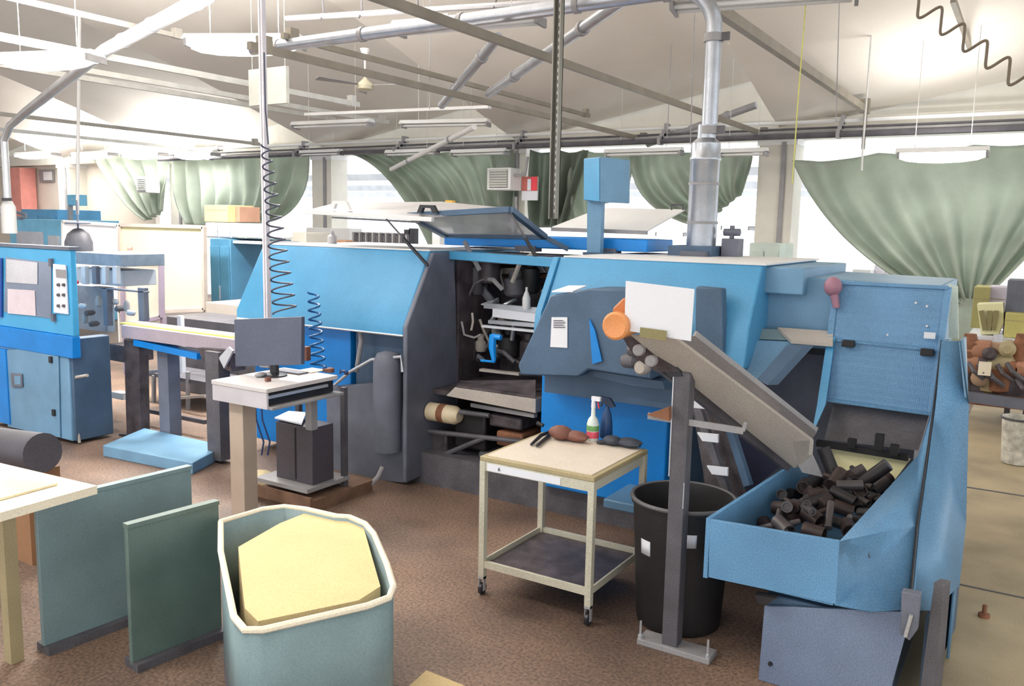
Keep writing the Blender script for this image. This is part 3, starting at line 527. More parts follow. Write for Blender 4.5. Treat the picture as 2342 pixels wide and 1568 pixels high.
ct = [mg[0].lerp(mg[3], .49), mg[1].lerp(mg[2], .5)]; obj('guard_frame', G().bar(ct[0], ct[1], .03, .018), HB, t)
for (x, y) in ((1941, 785), (2121, 805)): p = A(x, y, v=5.45); obj('latch', G().box(p.x-.035, p.x+.035, 5.42, 5.48, p.z-.02, p.z+.02), DARK, t, .004)
p = A(2126, 767, v=5.45); h = obj('rating_label', G().box(p.x-.03, p.x+.03, 5.45, 5.462, p.z-.018, p.z+.018), PAPER, t)
for (x, y) in ((2095, 692), (2120, 700), (2030, 765), (2120, 745)): p = A(x, y, v=5.5); obj('rivet', G().lathe([(.01, 0), (.006, -.01)], p, 8, 'y'), ALU, t)
obj('guard_flange', quad([A(1892, 770, v=5.45), A(1910, 770, v=5.45), A(1888, 925, v=5.3), A(1855, 998, v=5.0), A(1868, 930, v=5.3)], (0, .02, 0)), BLUE2, t)
obj('rubber_curtain', quad([A(1905, 925, v=5.45), A(2125, 948, v=5.45), A(2100, 1030, v=5.3), A(1885, 1005, v=5.3)], (0, .015, 0)), DGREY, t)
obj('cleat_bar', G().bar(A(1868, 1012, v=5.2), A(2078, 1046, v=5.2), .04, .035), DARK, t)
for (x, y, hh) in ((1948, 1015, .03), (2010, 1020, .07), (2045, 1033, .04)): p = A(x, y, v=5.17); obj('cleat_bracket', G().box(p.x-.022, p.x+.022, 5.15, 5.2, p.z-.02, p.z+hh), DARK, t)
obj('cream_backplate', quad([A(1885, 1022, v=5.25), A(2082, 1050, v=5.25), A(2040, 1105, v=5.1), A(1890, 1110, v=5.1)], (0, .02, 0)), CREAM, t)
obj('base_frame', G().box(-.98, -.42, 3.86, 5.6, .0, .42), SLATE, t, .01)
obj('base_plate', quad([A(1748, 1385, v=3.83), A(2085, 1400, v=3.83), (-.43, 3.83, .0), (-.98, 3.83, .0)], (0, .02, 0)), M('grey blue base paint', (112, 126, 152), .5, var=.15, speck=.2), t, .004)
obj('base_bolt', G().lathe([(.012, 0), (.008, -.012)], A(1762, 1517, v=3.83), 8, 'y'), DARK, t)
obj('support_post', G().prism([A(2136, 1330, v=3.9), A(2160, 1335, v=3.9), A(2138, 1600, v=3.9), A(2100, 1600, v=3.9)], (.02, .06, 0)), DGREY, t, .003)
h = obj('toggle_latch', G().prism([A(2062, 1352, v=3.76), A(2105, 1360, v=3.76), A(2098, 1440, v=3.76), A(2080, 1465, v=3.76), A(2058, 1450, v=3.76)], (0, .05, 0)), DSLATE, t, .004)
obj('latch_pin', G().tube([A(2070, 1455, v=3.75), A(2084, 1405, v=3.75)], .008, 6), ALU, h)
obj('corner_bracket', G().prism([A(1725, 1360, v=3.78), A(1775, 1368, v=3.78), A(1752, 1384, v=3.78), A(1735, 1380, v=3.78)], (0, .05, 0)), DARK, t)
obj('side_skirt', quad([(-.3, 4.0, .43), (-.24, 4.9, .45), (-.24, 4.9, .03), (-.3, 4.0, .03)], (-.015, 0, 0)), SLATE, t)
obj('cream_cover', quad([A(2168, 648, v=5.85), A(2190, 655, v=5.85), A(2192, 775, v=5.7), A(2170, 772, v=5.7)], (0, .03, 0)), M('pale green grey', (190, 204, 196), .6), t)
# heap of black parts
PRT = [M('black part', (34, 30, 32), .5, var=.3, scale=15), M('dark brown part', (58, 44, 42), .55, var=.3, scale=15), M('grey part', (84, 78, 80), .45, .3, var=.3)]
rnd = random.Random(11); n = 0
cup = []
for kind in range(3):
    g = G(); L = (.13, .1, .16)[kind]; R_ = (.028, .036, .018)[kind]
    g.lathe([(R_*.8, -L/2), (R_, -L/2), (R_, L/2), (R_*.8, L/2), (R_*.8, L/2-.02), (R_*.3, L/2-.02)], (0, 0, 0), 12)
    if kind == 1: g.tube([(R_, 0, 0), (R_+.05, 0, .01)], .014, 8)
    cup.append(g)
def heapz(x, y): return .5+.27*max(0, 1-((x+.86)/.34)**2)*max(0, 1-((y-4.55)/.95)**2)
for k in range(92):
    y = 3.93+rnd.random()**.8*1.15; half = .22+.02*(y-3.9); x = -.93+.12*(y-3.9)+rnd.uniform(-half, half); z = heapz(x, y)+rnd.uniform(-.03, .035)
    kd = k % 3; o = obj('rubber_part', cup[kd], PRT[(k*7) % 3 if k % 5 else 2], None); o.location = (x, y, z); o.rotation_euler = (rnd.uniform(.9, 2.1), rnd.uniform(-.4, .4), rnd.uniform(0, PI))
    c3 = ('black', 'dark brown', 'grey')[(k*7) % 3 if k % 5 else 2]
    tag(o, c3+(' short straight rubber tube', ' short tube with a side branch', ' thin long tube')[kd]+' in the heap inside the blue hopper', 'part', '%s %s in the hopper heap' % (c3, ('straight tubes', 'branched tubes', 'thin tubes')[kd]))
for (x, y, dx, dy) in ((1985, 1095, .09, .09), (1900, 1070, -.05, .1)):
    p = at(x, y, v=4.7); g = G().tube([p-Vector((dx, 0, dy)), p+Vector((dx, .02, dy))], .035, 12); one('rubber_sleeve', g, PRT[0], 'longer black sleeve sticking up out of the heap, %s' % ('right, before the cream plate' if x > 1950 else 'left, against the grey chute'), 'part')
# ============================================================ INCLINED CONVEYOR
t = thing('inclined_conveyor', 'grey inclined belt conveyor feeding down into the blue hopper', 'conveyor', (-1.43, 3.85, 0))
TL, TR, BR, BL = A(1440, 765, v=3.66), A(1520, 768, v=3.68), A(1822, 1000, v=4.6), A(1785, 1068, v=4.55)
obj('side_wall', G().prism([A(1440, 765, v=3.66), A(1545, 775, v=3.66), A(1853, 1005, v=4.5), A(1850, 1040, v=4.5), A(1815, 1070, v=4.5)], (.015, .02, 0)), TAN, t, .002)
obj('belt_bed', G().prism([A(1530, 770, v=3.72), A(1590, 768, v=3.9), A(1865, 985, v=4.75), A(1848, 1008, v=4.55)], (0, .02, -.02)), M('worn grey belt', (112, 104, 102), .6, var=.15, speck=.2), t)
obj('far_wall', G().bar(A(1588, 765, v=3.92), A(1866, 985, v=4.77), .015, .04), GREY, t)
obj('under_frame', G().bar(A(1450, 790, v=3.8), A(1800, 1065, v=4.6), .06, .05), DGREY, t)
o = obj('discharge_lip', G().prism([A(1812, 1040, v=4.5), A(1852, 1030, v=4.5), A(1880, 1090, v=4.6), A(1835, 1080, v=4.5)], (0, .02, 0)), GREY, t)
obj('drive_bracket', G().prism([A(1420, 765, v=3.75), A(1470, 780, v=3.75), A(1540, 850, v=3.82), A(1500, 850, v=3.82), A(1450, 815, v=3.78)], (.03, .04, 0)), GRIME, t)
for (x, y) in ((1462, 800), (1490, 825)): c = A(x, y, v=3.72); obj('pulley', G().lathe([(.022, -.02), (.028, -.015), (.028, .015), (.022, .02)], c, 14, 'y'), GREY, t)
obj('hinge_block', G().prism([A(1512, 838, v=3.84), A(1545, 828, v=3.84), A(1560, 860, v=3.84), A(1530, 862, v=3.84)], (0, .08, 0)), BLACK, t)
# motor
c = A(1408, 745, v=3.58); mo = obj('motor', G().lathe([(.045, 0), (.062, .004), (.062, .1), (.055, .11), (.055, .2)], c, 22, 'y'), ORANGE, t)
obj('fan_cowl', G().lathe([(.03, -.006), (.055, -.012), (.066, -.004), (.066, .03)], c, 22, 'y'), ORANGE, mo)
c2 = A(1420, 705, v=3.66); obj('gearbox', G().prism([A(1400, 705, v=3.64), A(1425, 680, v=3.64), A(1450, 690, v=3.64), A(1450, 740, v=3.64), A(1400, 735, v=3.64)], (0, .14, 0)), M('dark orange paint', (190, 112, 60), .5), t, .01)
# stand
pz = A(1548, 850, v=3.85); zc = pz.z
obj('stand_post', G().box(-1.475, -1.395, 3.85, 3.93, .03, zc), DGREY, t, .004)
obj('post_edge_trim', G().box(-1.478, -1.472, 3.845, 3.85, .9, zc-.02), ALU, t)
obj('scale_strip', G().box(-1.398, -1.394, 3.844, 3.85, .75, .88), ALU, t)
obj('foot_bar', G().box(-1.6, -1.22, 3.83, 3.95, .0, .03), GREY, t, .003)
for x in (-1.59, -1.235): obj('levelling_bolt', G().tube([(x, 3.85, .02), (x, 3.85, .12)], .006, 8).lathe([(.014, .03), (.014, .045)], (x, 3.85, 0), 6), ALU, t)
obj('side_bracket', G().bar(A(1482, 950, v=3.84), A(1700, 985, v=3.92), .015, .03), GREY, t)
obj('bracket_tip', G().prism([A(1478, 948, v=3.8), A(1530, 930, v=3.8), A(1530, 962, v=3.8)], (0, .03, 0)), RUST, t)
obj('bracket_hook', G().bar(A(1700, 985, v=3.92), A(1706, 965, v=3.92), .015, .015), GREY, t)
# sheet clipped to the top
t2 = thing('placard', 'blank white sheet clipped upright on top of the inclined conveyor', 'sign', A(1500, 778, v=3.6))
obj('sheet', quad([A(1431, 642, v=3.6), A(1588, 661, v=3.62), A(1580, 780, v=3.62), A(1428, 755, v=3.6)], (0, .004, 0)), PAPER, t2)
obj('tape_strip', quad([A(1465, 748, v=3.594), A(1525, 756, v=3.594), A(1524, 778, v=3.594), A(1463, 768, v=3.594)], (0, -.004, -.003)), OLIVE, t2)
# frame steps behind stand
t = thing('stepped_frame', 'dark leaning frame with three white rungs behind the conveyor stand', 'frame', (-1.3, 4.6, 0))
obj('rail', G().bar(A(1572, 860, v=4.7), A(1668, 1140, v=4.6), .03, .05), DGREY, t); obj('rail', G().bar(A(1645, 900, v=4.7), A(1712, 1110, v=4.6), .03, .05), SLATE, t)
obj('back_board', quad([A(1570, 850, v=4.8), A(1640, 860, v=4.8), A(1705, 1130, v=4.7), A(1620, 1150, v=4.7)], (0, .02, 0)), GRIME, t)
for (x, y) in ((1598, 926), (1618, 1002), (1640, 1078)): obj('rung', quad([A(x-24, y-13, v=4.56), A(x+24, y-8, v=4.56), A(x+24, y+10, v=4.56), A(x-12, y+6, v=4.56)], (0, .02, 0)), PAPER, t)
one('shadow_board', G().prism([A(1660, 870, v=5.0), A(1760, 900, v=5.0), A(1850, 1010, v=5.0), A(1720, 1120, v=5.0), A(1690, 1140, v=5.0)], (0, .03, 0)), M('navy shade', (54, 58, 82), .5, var=.2), 'dark navy shade board drawn as the shadow under the inclined conveyor', 'cover')  # dark sheet painted as the shade beneath the conveyor
# ============================================================ BLACK BIN
bc = (-1.53, 4.22, 0); t = thing('waste_bin', 'large round black plastic bin behind the conveyor stand', 'bin', bc)
obj('body', G().lathe([(.22, 0), (.225, .02), (.262, .62), (.262, .66), (.275, .66), (.278, .685), (.26, .69), (.255, .66), (.215, .04), (.0, .035)], bc, 40), M('black bin plastic', (36, 34, 36), .5, var=.25, speck=.25), t)
obj('rim', G().tube([(bc[0]+.272*math.cos(a*PI/20), bc[1]+.272*math.sin(a*PI/20), .685) for a in range(41)], .011, 8, False), M('worn rim', (96, 94, 96), .5), t)
for (x, y, w, hh) in ((1477, 1252, .04, .04), (1582, 1238, .03, .035), (1410, 1215, .012, .05)):
    best = min(((A(x, y, v=3.9+.005*i)-Vector((bc[0], bc[1], A(x, y, v=3.9+.005*i).z))).length-.2625 if True else 0, i) for i in range(60) if (A(x, y, v=3.9+.005*i)-Vector((bc[0], bc[1], A(x, y, v=3.9+.005*i).z))).length > .252)[1] if x != 1410 else 50
    p = A(x, y, v=3.9+.005*best); a0 = math.atan2(p.y-bc[1], p.x-bc[0]); da = w/.26; rr = .225+.037*min(1, p.z/.62)+.002; g = G()
    vs = []
    for i in range(5):
        a = a0-da/1.0+2*da*i/4/1.0*.9
        for zz in (p.z-hh, p.z+hh): q_ = .2265+.036*zz/.62+.002; vs.append((bc[0]+q_*math.cos(a), bc[1]+q_*math.sin(a), zz))
    g.add(vs, [(2*i, 2*i+2, 2*i+3, 2*i+1) for i in range(4)]); o = obj('white_label', g, PAPER, t); m = o.modifiers.new('s', 'SOLIDIFY'); m.thickness = .002
# ============================================================ TROLLEY
X0, X1, Y0, Y1, ZT2 = -2.6, -1.885, 3.86, 4.56, .82
t = thing('work_trolley', 'light steel trolley table on casters in front of the machine', 'table', ((X0+X1)/2, (Y0+Y1)/2, 0))
STL = M('light tool steel', (202, 198, 180), .45, .1, var=.08, speck=.14)
obj('tabletop', G().box(X0, X1, Y0, Y1, ZT2-.03, ZT2-.004), BROWNT, t, .004)
obj('top_sheet', G().box(X0+.03, X1-.03, Y0+.03, Y1-.02, ZT2-.004, ZT2), M('pale pinkish laminate', (214, 202, 188), .55, var=.05), t)
for k, (a, b, c, d) in enumerate(((X0, X1, Y0, Y0+.03), (X0, X1, Y1-.03, Y1), (X0, X0+.03, Y0, Y1), (X1-.03, X1, Y0, Y1))):
    obj('apron', G().box(a+.01, b-.01, c+.005, d-.005, ZT2-.085, ZT2-.03), STL, t); obj('lower_rail', G().box(a+.01, b-.01, c+.005, d-.005, .165, .205), STL, t)
obj('white_strip', G().box(X0+.05, X1-.2, Y0+.0, Y0+.005, ZT2-.08, ZT2-.04), PAPER, t)
text('6', (X0+.13, Y0-.002, ZT2-.06), .03, DGREY, t, 'number_mark')
obj('shelf', G().box(X0+.03, X1-.03, Y0+.03, Y1-.03, .165, .175), GRIME, t)
for x in (X0, X1-.035):
    for y in (Y0, Y1-.035):
        obj('leg', G().box(x, x+.035, y, y+.006, .11, ZT2-.03).box(x, x+.035, y+.006, y+.035, .11, ZT2-.03), STL, t)
        k = obj('caster', G().lathe([(.028, -.012), (.034, -.008), (.034, .008), (.028, .012)], (x+.018, y+.018, .034), 16, 'x'), BLACK, t)
        obj('caster_fork', G().box(x+.001, x+.005, y+.005, y+.03, .025, .11).box(x+.031, x+.035, y+.005, y+.03, .025, .11).box(x, x+.035, y, y+.035, .095, .11), ALU, k)
# items on the trolley
p = A(1355, 1006, z=ZT2); t = thing('spray_bottle', 'clear spray bottle with red label standing on the trolley', 'bottle', (p.x, p.y, ZT2))
obj('body', G().lathe([(.034, 0), (.038, .01), (.038, .1), (.03, .13), (.014, .15), (.012, .2)], (p.x, p.y, ZT2), 20), M('milky plastic', (214, 224, 220), .3), t)
obj('label', G().lathe([(.0385, .018), (.0388, .02), (.0388, .055), (.0385, .058)], (p.x, p.y, ZT2), 20), M('pink red label', (222, 90, 110), .5), t, 0, 'pink-red band low on the bottle')
obj('label', G().lathe([(.0385, .062), (.0388, .065), (.0388, .09), (.0385, .094)], (p.x, p.y, ZT2), 20), M('green label', (110, 160, 96), .5), t, 0, 'green band above the red one')
h = obj('spray_head', G().lathe([(.014, .2), (.014, .225), (.011, .25)], (p.x, p.y, ZT2), 12).box(p.x-.012, p.x+.045, p.y-.01, p.y+.01, ZT2+.245, ZT2+.27), PAPER, t); obj('trigger', G().bar((p.x+.028, p.y, ZT2+.245), (p.x+.036, p.y, ZT2+.2), .008, .008), RED, h)
p = A(1386, 1000, z=ZT2); t = thing('spray_bottle', 'dark blue spray bottle behind the clear one on the trolley', 'bottle', (p.x, p.y, ZT2))
NB = M('dark blue plastic', (34, 70, 118), .4)
obj('body', G().lathe([(.036, 0), (.04, .01), (.036, .1), (.028, .15), (.014, .18), (.013, .2)], (p.x, p.y, ZT2), 18), NB, t)
h = obj('spray_head', G().prism([(p.x-.05, p.y-.012, ZT2+.235), (p.x-.05, p.y-.012, ZT2+.255), (p.x+.02, p.y-.012, ZT2+.25), (p.x+.055, p.y-.012, ZT2+.2), (p.x+.03, p.y-.012, ZT2+.19), (p.x-.01, p.y-.012, ZT2+.21)], (0, .024, 0)), M('navy sprayer', (40, 52, 76), .4), t)
obj('trigger', G().bar((p.x-.03, p.y, ZT2+.24), (p.x-.04, p.y, ZT2+.19), .008, .01), BLACK, h)
p = A(1285, 1008, z=ZT2); g = G().blob((p.x-.02, p.y+.02, ZT2+.045), .075, .055, .045, wob=.18).blob((p.x+.08, p.y+.03, ZT2+.035), .08, .045, .034, wob=.2); one('leather_glove', g, BROWN, 'crumpled brown leather glove lying on the trolley behind the tool', 'glove')
t = thing('cutting_pliers', 'black handled pliers at the left rear of the trolley top', 'tool', (p.x-.08, p.y-.03, ZT2))
a = A(1215, 1016, z=ZT2+.012); b = A(1262, 985, z=ZT2+.012); c = A(1300, 978, z=ZT2+.02)
obj('handle', G().tube([a, a.lerp(b, .5)+Vector((-.006, 0, .012)), b], [.008, .012, .008], 8), BLACK, t); obj('handle', G().tube([a+Vector((.045, -.01, 0)), a.lerp(b, .6)+Vector((.03, -.01, .004)), b], [.008, .01, .008], 8), BLACK, t)
obj('jaw', G().tube([b, c], [.014, .006], 8), STEEL, t)
p = A(1235, 968, z=ZT2+.02)
one('black_plug', G().tube([p+Vector((-.02, 0, 0)), p+Vector((.025, 0, -.01))], [.016, .012], 10), BLACK, 'small black cap lying left of the leather glove', 'plug')
p = A(1400, 1018, z=ZT2); g = G().blob((p.x, p.y, ZT2+.03), .06, .045, .03, wob=.2).blob((p.x+.1, p.y+.02, ZT2+.028), .08, .05, .028, wob=.25)
for k in range(4): g.tube([(p.x-.04, p.y-.02+.012*k, ZT2+.02), (p.x-.085, p.y-.035+.014*k, ZT2+.012)], [.011, .008], 7)
one('work_glove', g, M('charcoal glove', (56, 60, 72), .7, var=.3, scale=25), 'dark grey work glove at the right rear of the trolley top', 'glove')
# ============================================================ COMPUTER DESK
ZD = 1.0; X0, X1, Y0, Y1 = -4.83, -4.28, 3.83, 4.5
t = thing('computer_stand', 'small grey-white computer desk on a thick square leg, left of centre', 'desk', (-4.6, 4.1, 0))
obj('desktop', G().box(X0, X1, Y0, Y1, ZD-.03, ZD), M('grey white laminate', (206, 200, 200), .5, var=.06), t, .004)
obj('front_apron', G().box(X0+.005, X1-.005, Y0+.005, Y0+.02, ZD-.14, ZD-.03), M('apron grey', (196, 192, 198), .5), t)
obj('left_apron', G().box(X0+.005, X0+.02, Y0+.02, Y1-.02, ZD-.14, ZD-.03), GREY, t); obj('drawer_dark', G().box(X0+.02, X1-.03, Y0+.03, Y1-.02, ZD-.12, ZD-.04), BLACK, t)  # solid black block drawn as the dark of the open slot
obj('keyboard_tray', G().box(X0+.02, X1+.03, Y0+.02, Y1+.03, ZD-.145, ZD-.125), GREY, t, .003)
obj('rail_trim', G().box(X1-.02, X1, Y0+.02, Y1-.1, ZD-.07, ZD-.05), ALU, t)
obj('column_leg', G().box(-4.74, -4.6, 3.9, 4.02, 0, ZD-.14), M('tan leg paint', (186, 170, 154), .6, var=.12), t, .004)
obj('rear_post', G().box(-4.46, -4.4, 4.35, 4.41, .6, ZD-.145), GREY, t); obj('lower_shelf', G().box(-4.95, -4.4, 4.3, 4.75, .14, .17), GREY, t)
obj('rear_post', G().box(-4.93, -4.89, 4.7, 4.74, 0, ZD-.14), DGREY, t); obj('rear_post', G().box(-4.45, -4.41, 4.7, 4.74, 0, ZD-.14), DGREY, t)
a, b = A(535, 730, v=4.15), A(690, 838, v=4.15); t = thing('monitor', 'black flat computer monitor on the small desk', 'monitor', ((a.x+b.x)/2, 4.15, ZD))
obj('screen', G().prism([A(535, 730, v=4.12), A(689, 724, v=4.2), A(689, 834, v=4.2), A(538, 838, v=4.12)], (0, .035, 0)), M('monitor screen', (84, 90, 108), .35, var=.12, speck=.2), t, .004)
cx = (a.x+b.x)/2+.0; obj('stand_neck', G().box(cx-.03, cx+.03, 4.2, 4.23, ZD, ZD+.2), BLACK, t); obj('stand_base', G().lathe([(.1, 0), (.1, .01), (.03, .02)], (cx, 4.2, ZD), 20), BLACK, t)
a = A(635, 962, v=4.42); b = A(733, 1078, v=4.42); t = thing('computer_tower', 'black computer tower on the low shelf under the desk', 'computer', ((a.x+b.x)/2, 4.55, .17))
obj('case', G().box(a.x, a.x+.38, 4.4, 4.62, .17, a.z), M('computer case', (78, 74, 82), .5, var=.15, speck=.2), t, .004); obj('side_groove', G().box(a.x+.2, a.x+.21, 4.395, 4.4, .19, a.z-.02), BLACK, t)
one('paper_sheet', quad([A(628, 957, v=4.4), A(690, 972, v=4.4), A(700, 945, v=4.6), A(660, 942, v=4.6)], (0, 0, .01)), PAPER, 'pale papers lying on top of the computer tower', 'paper')
p = A(596, 862, z=ZD); t = thing('mouse', 'small grey mouse at the near left of the desktop', 'mouse', (p.x, p.y, ZD)); obj('shell', G().blob((p.x, p.y, ZD+.018), .03, .05, .018), GREY, t)
p = A(613, 872, z=ZD); one('lighter', G().box(p.x-.012, p.x+.012, p.y-.02, p.y+.02, ZD, ZD+.03), BROWN, 'little brown block near the front edge of the desktop', 'block', bevel=.004)
p = A(672, 852, z=ZD); one('keyboard', G().box(p.x-.16, p.x+.1, p.y-.05, p.y+.05, ZD, ZD+.012), M('dusty keyboard', (120, 118, 128), .5), 'low grey keyboard lying behind the mouse on the desktop', 'keyboard', bevel=.003)
p = A(716, 848, z=ZD); t = thing('notepad', 'open beige notepad on the right half of the desktop', 'notepad', p); obj('page', G().box(p.x-.09, p.x+.06, p.y-.08, p.y+.08, ZD+.001, ZD+.006), PALE, t)
p = A(755, 851, z=ZD); one('tape_dispenser', G().lathe([(.03, 0), (.03, .03), (.015, .035)], (p.x, p.y, ZD), 14).box(p.x-.06, p.x, p.y-.015, p.y+.015, ZD, ZD+.02), BROWN, 'dark brown tape roll at the right rear of the desktop', 'tape')
p = A(785, 862, v=4.6); pts = [p+Vector((.05*math.sin(k*.7), .02*math.cos(k*.9), .02+.03*abs(math.sin(k*.5)))) for k in range(16)]; one('cable_bundle', G().tube(pts, .007, 6), M('navy cable', (38, 60, 110), .5), 'tangle of dark blue cable behind the desktop right corner', 'cable')
for (x, lab) in ((598, 'left dark blue cable hanging behind the thick desk leg'), (612, 'right dark blue cable hanging behind the thick desk leg')):
    one('hanging_cable', G().tube([A(x-15, 870, v=4.6), A(x-15, 915, v=4.6), A(x-12, 960, v=4.6), A(x+5, 1010, v=4.6), A(x, 1040, v=4.6)], .007, 6), M('navy cable', (38, 60, 110)), lab, 'cable')
p = A(612, 722, v=4.45); t = thing('white_pole', 'thin white conduit pole rising from the desk to the roof', 'pole', (p.x, 4.45, ZD))
obj('pole', G().box(p.x-.022, p.x+.022, 4.43, 4.47, ZD, 4.6), M('white conduit', (220, 216, 224), .45), t, .004); obj('groove', G().box(p.x+.0, p.x+.005, 4.428, 4.43, ZD, 4.6), GREY, t)
obj('foot_flange', G().box(p.x-.045, p.x+.045, 4.4, 4.5, ZD, ZD+.015), GREY, t)
p, q = A(607, 330, v=4.4), A(652, 715, v=4.35); g = G().tube([A(604, 120, v=4.4), A(607, 250, v=4.4), p+Vector((.03, 0, 0))], .006, 6).coil(p, q, .03, .085, 15, .0065, 18)
one('coiled_air_hose', g, M('dark grey hose', (72, 74, 92), .5), 'dark grey coiled air hose winding down around the white pole', 'hose')
p, q = A(716, 668, v=4.9), A(728, 850, v=4.9); one('coiled_air_hose', G().coil(p, q, .04, .06, 9, .009, 16), M('blue hose', (24, 92, 150), .45), 'blue coiled air hose against the machine front, right of the monitor', 'hose')
a = A(690, 798, v=4.7); one('telephone', G().box(a.x, a.x+.05, 4.7, 4.75, a.z-.09, a.z+.02), BROWN, 'small dark red device just right of the monitor edge', 'device', bevel=.005)
a = A(600, 1120, z=0); one('rag_bundle', G().blob((a.x, a.y, .08), .13, .1, .08, wob=.3), M('beige rag', (200, 186, 150), .9, var=.2, scale=20), 'beige rag bundle on the floor behind the thick desk leg', 'rag')
one('wooden_pallet', G().box(-4.95, -4.35, 4.3, 4.95, .0, .09).box(-4.95, -4.35, 4.28, 4.3, .03, .12), M('dirty pallet wood', (120, 92, 74), .8, var=.3, scale=8), 'low dirty wooden board under the computer tower shelf', 'pallet')
# ============================================================ LEFT MACHINE
t = thing('blue_press_cabinet', 'bright blue machine cabinet with window at the left edge', 'machine', (-8.1, 4.6, 0)); LF = 4.4
x1 = -7.42; x0 = -8.9
CB = M('cabinet glare blue', (70, 164, 214), .4, var=.08)  # blue lightened for the glare washing over this corner
obj('upper_cabinet', G().box(x0, x1, LF, LF+.06, 1.02, 1.8), CB, t, .01); obj('rear_body', G().box(x0, -8.1, LF+.06, 4.7, .8, 1.78), CB, t)
obj('top_trim', G().box(x0, x1+.01, LF-.01, LF+.1, 1.8, 1.83), DSLATE, t)
o = obj('window_recess', quad([A(14, 588, v=LF-.004), A(118, 600, v=LF-.004), A(118, 728, v=LF-.004), A(10, 712, v=LF-.004)], (0, -.004, 0)), M('dark tinted window', (122, 134, 156), .2, var=.12), t)
obj('window_pane', quad([A(15, 592, v=LF-.012), A(86, 600, v=LF-.012), A(86, 650, v=LF-.012), A(15, 645, v=LF-.012)], (0, -.003, 0)), M('hazy pane', (196, 196, 204), .25), t)
obj('notice_sheet', quad([A(18, 660, v=LF-.012), A(80, 664, v=LF-.012), A(82, 722, v=LF-.012), A(18, 716, v=LF-.012)], (0, -.003, 0)), M('pinkish sheet', (216, 204, 212), .7), t)
obj('window_post', quad([A(0, 590, v=LF-.01), A(6, 590, v=LF-.01), A(6, 725, v=LF-.01), A(0, 725, v=LF-.01)], (0, -.01, 0)), M('deep blue seal', (14, 70, 160), .5), t)
cp = obj('control_strip', quad([A(124, 603, v=LF-.006), A(152, 606, v=LF-.006), A(158, 718, v=LF-.006), A(126, 714, v=LF-.006)], (0, -.012, 0)), PAPER, t)
obj('display', quad([A(128, 615, v=LF-.02), A(150, 617, v=LF-.02), A(151, 636, v=LF-.02), A(129, 634, v=LF-.02)], (0, -.003, 0)), GREY, cp)
for y in (651, 674, 699):
    for x in (135, 147): p = A(x, y, v=LF-.02); obj('knob', G().lathe([(.016, 0), (.013, -.018)], p, 10, 'y'), DGREY, cp)
for (x, y) in ((118, 600), (124, 726)): p = A(x, y, v=LF-.01); obj('latch', G().box(p.x-.02, p.x+.02, LF-.03, LF, p.z-.035, p.z+.035), DSLATE, t)
obj('lower_band', G().box(x0, x1+.0, LF-.02, LF+.06, .82, 1.02), BLUE, t, .006)
obj('lower_cabinet', G().box(x0, -7.53, LF+.0, 4.78, .03, .82), BLUE3, t, .01)
obj('door', quad([A(14, 800, v=LF-.004), A(135, 790, v=LF-.004), A(140, 1000, v=LF-.004), A(20, 975, v=LF-.004)], (0, -.012, 0)), BLUE3, t, .004)
h = obj('door_latch', G().prism([A(27, 852, v=LF-.02), A(52, 854, v=LF-.02), A(54, 885, v=LF-.02), A(30, 885, v=LF-.02)], (0, -.015, 0)), DSLATE, t, .006); obj('latch_inset', G().prism([A(33, 859, v=LF-.036), A(47, 860, v=LF-.036), A(48, 879, v=LF-.036), A(34, 879, v=LF-.036)], (0, -.003, 0)), BLUE3, h)
for (x, y) in ((117, 822), (124, 943)): p = A(x, y, v=LF-.02); obj('hinge', G().box(p.x-.02, p.x+.02, LF-.035, LF-.01, p.z-.03, p.z+.03), BLACK, t)
obj('side_cover', G().box(-7.62, -7.5, 4.42, 4.8, .03, .99), SLATE, t, .01)
obj('drain_pipe', G().tube([A(162, 875, v=4.45), A(175, 862, v=4.45), A(200, 858, v=4.45)], .014, 8).tube([A(163, 870, v=4.45), A(178, 985, v=4.45), A(182, 1012, v=4.45)], .014, 8), TAN, t); obj('bright_flange', G().box(x0, -8.55, LF-.03, LF, .05, .8), BLUE, t)
# press head, between cabinet and rail
t = thing('press_head', 'grey press head with exposed mechanism right of the blue cabinet', 'machine', (-7, 5.4, 0))
def pb(nm, x0, y0, x1, y1, v, dv, mt, b=.005): a, b_ = A(x0, y0, v=v), A(x1, y1, v=v); return obj(nm, G().box(a.x, b_.x, v, v+dv, b_.z, a.z), mt, t, b)
MG = M('blue grey machine', (122, 136, 152), .5, var=.2, scale=8); LG = M('light grey machine', (188, 192, 200), .45, var=.1)
pb('head_block', 158, 575, 278, 610, 5.2, .5, MG); pb('head_body', 162, 610, 280, 655, 5.3, .4, LG)
for x in (190, 215, 237, 262): pb('cylinder_rod', x-6, 608, x+5, 650, 5.15, .05, DSLATE if x in (215,) else LG)
pb('back_plate', 160, 650, 245, 760, 5.5, .1, MG); pb('gantry_post', 233, 657, 247, 745, 5.1, .06, DSLATE); pb('gantry_post', 314, 657, 330, 735, 5.1, .06, DSLATE); pb('gantry_beam', 233, 657, 330, 670, 5.1, .06, DSLATE)
for k, (x, y) in enumerate(((190, 700), (205, 715), (225, 690), (262, 690), (275, 705), (290, 700), (300, 715), (215, 740), (195, 728))):
    c = A(x, y, v=5.2); obj('fitting', G().lathe([(.02, -.05), (.03, -.04), (.03, .03), (.012, .06)], c, 10, 'xyz'[k % 3]), (LG, DGREY, GREY)[k % 3], t)
c = A(178, 645, v=5.1); obj('red_button', G().lathe([(.02, 0), (.02, -.03)], c, 12, 'y'), RED, t)
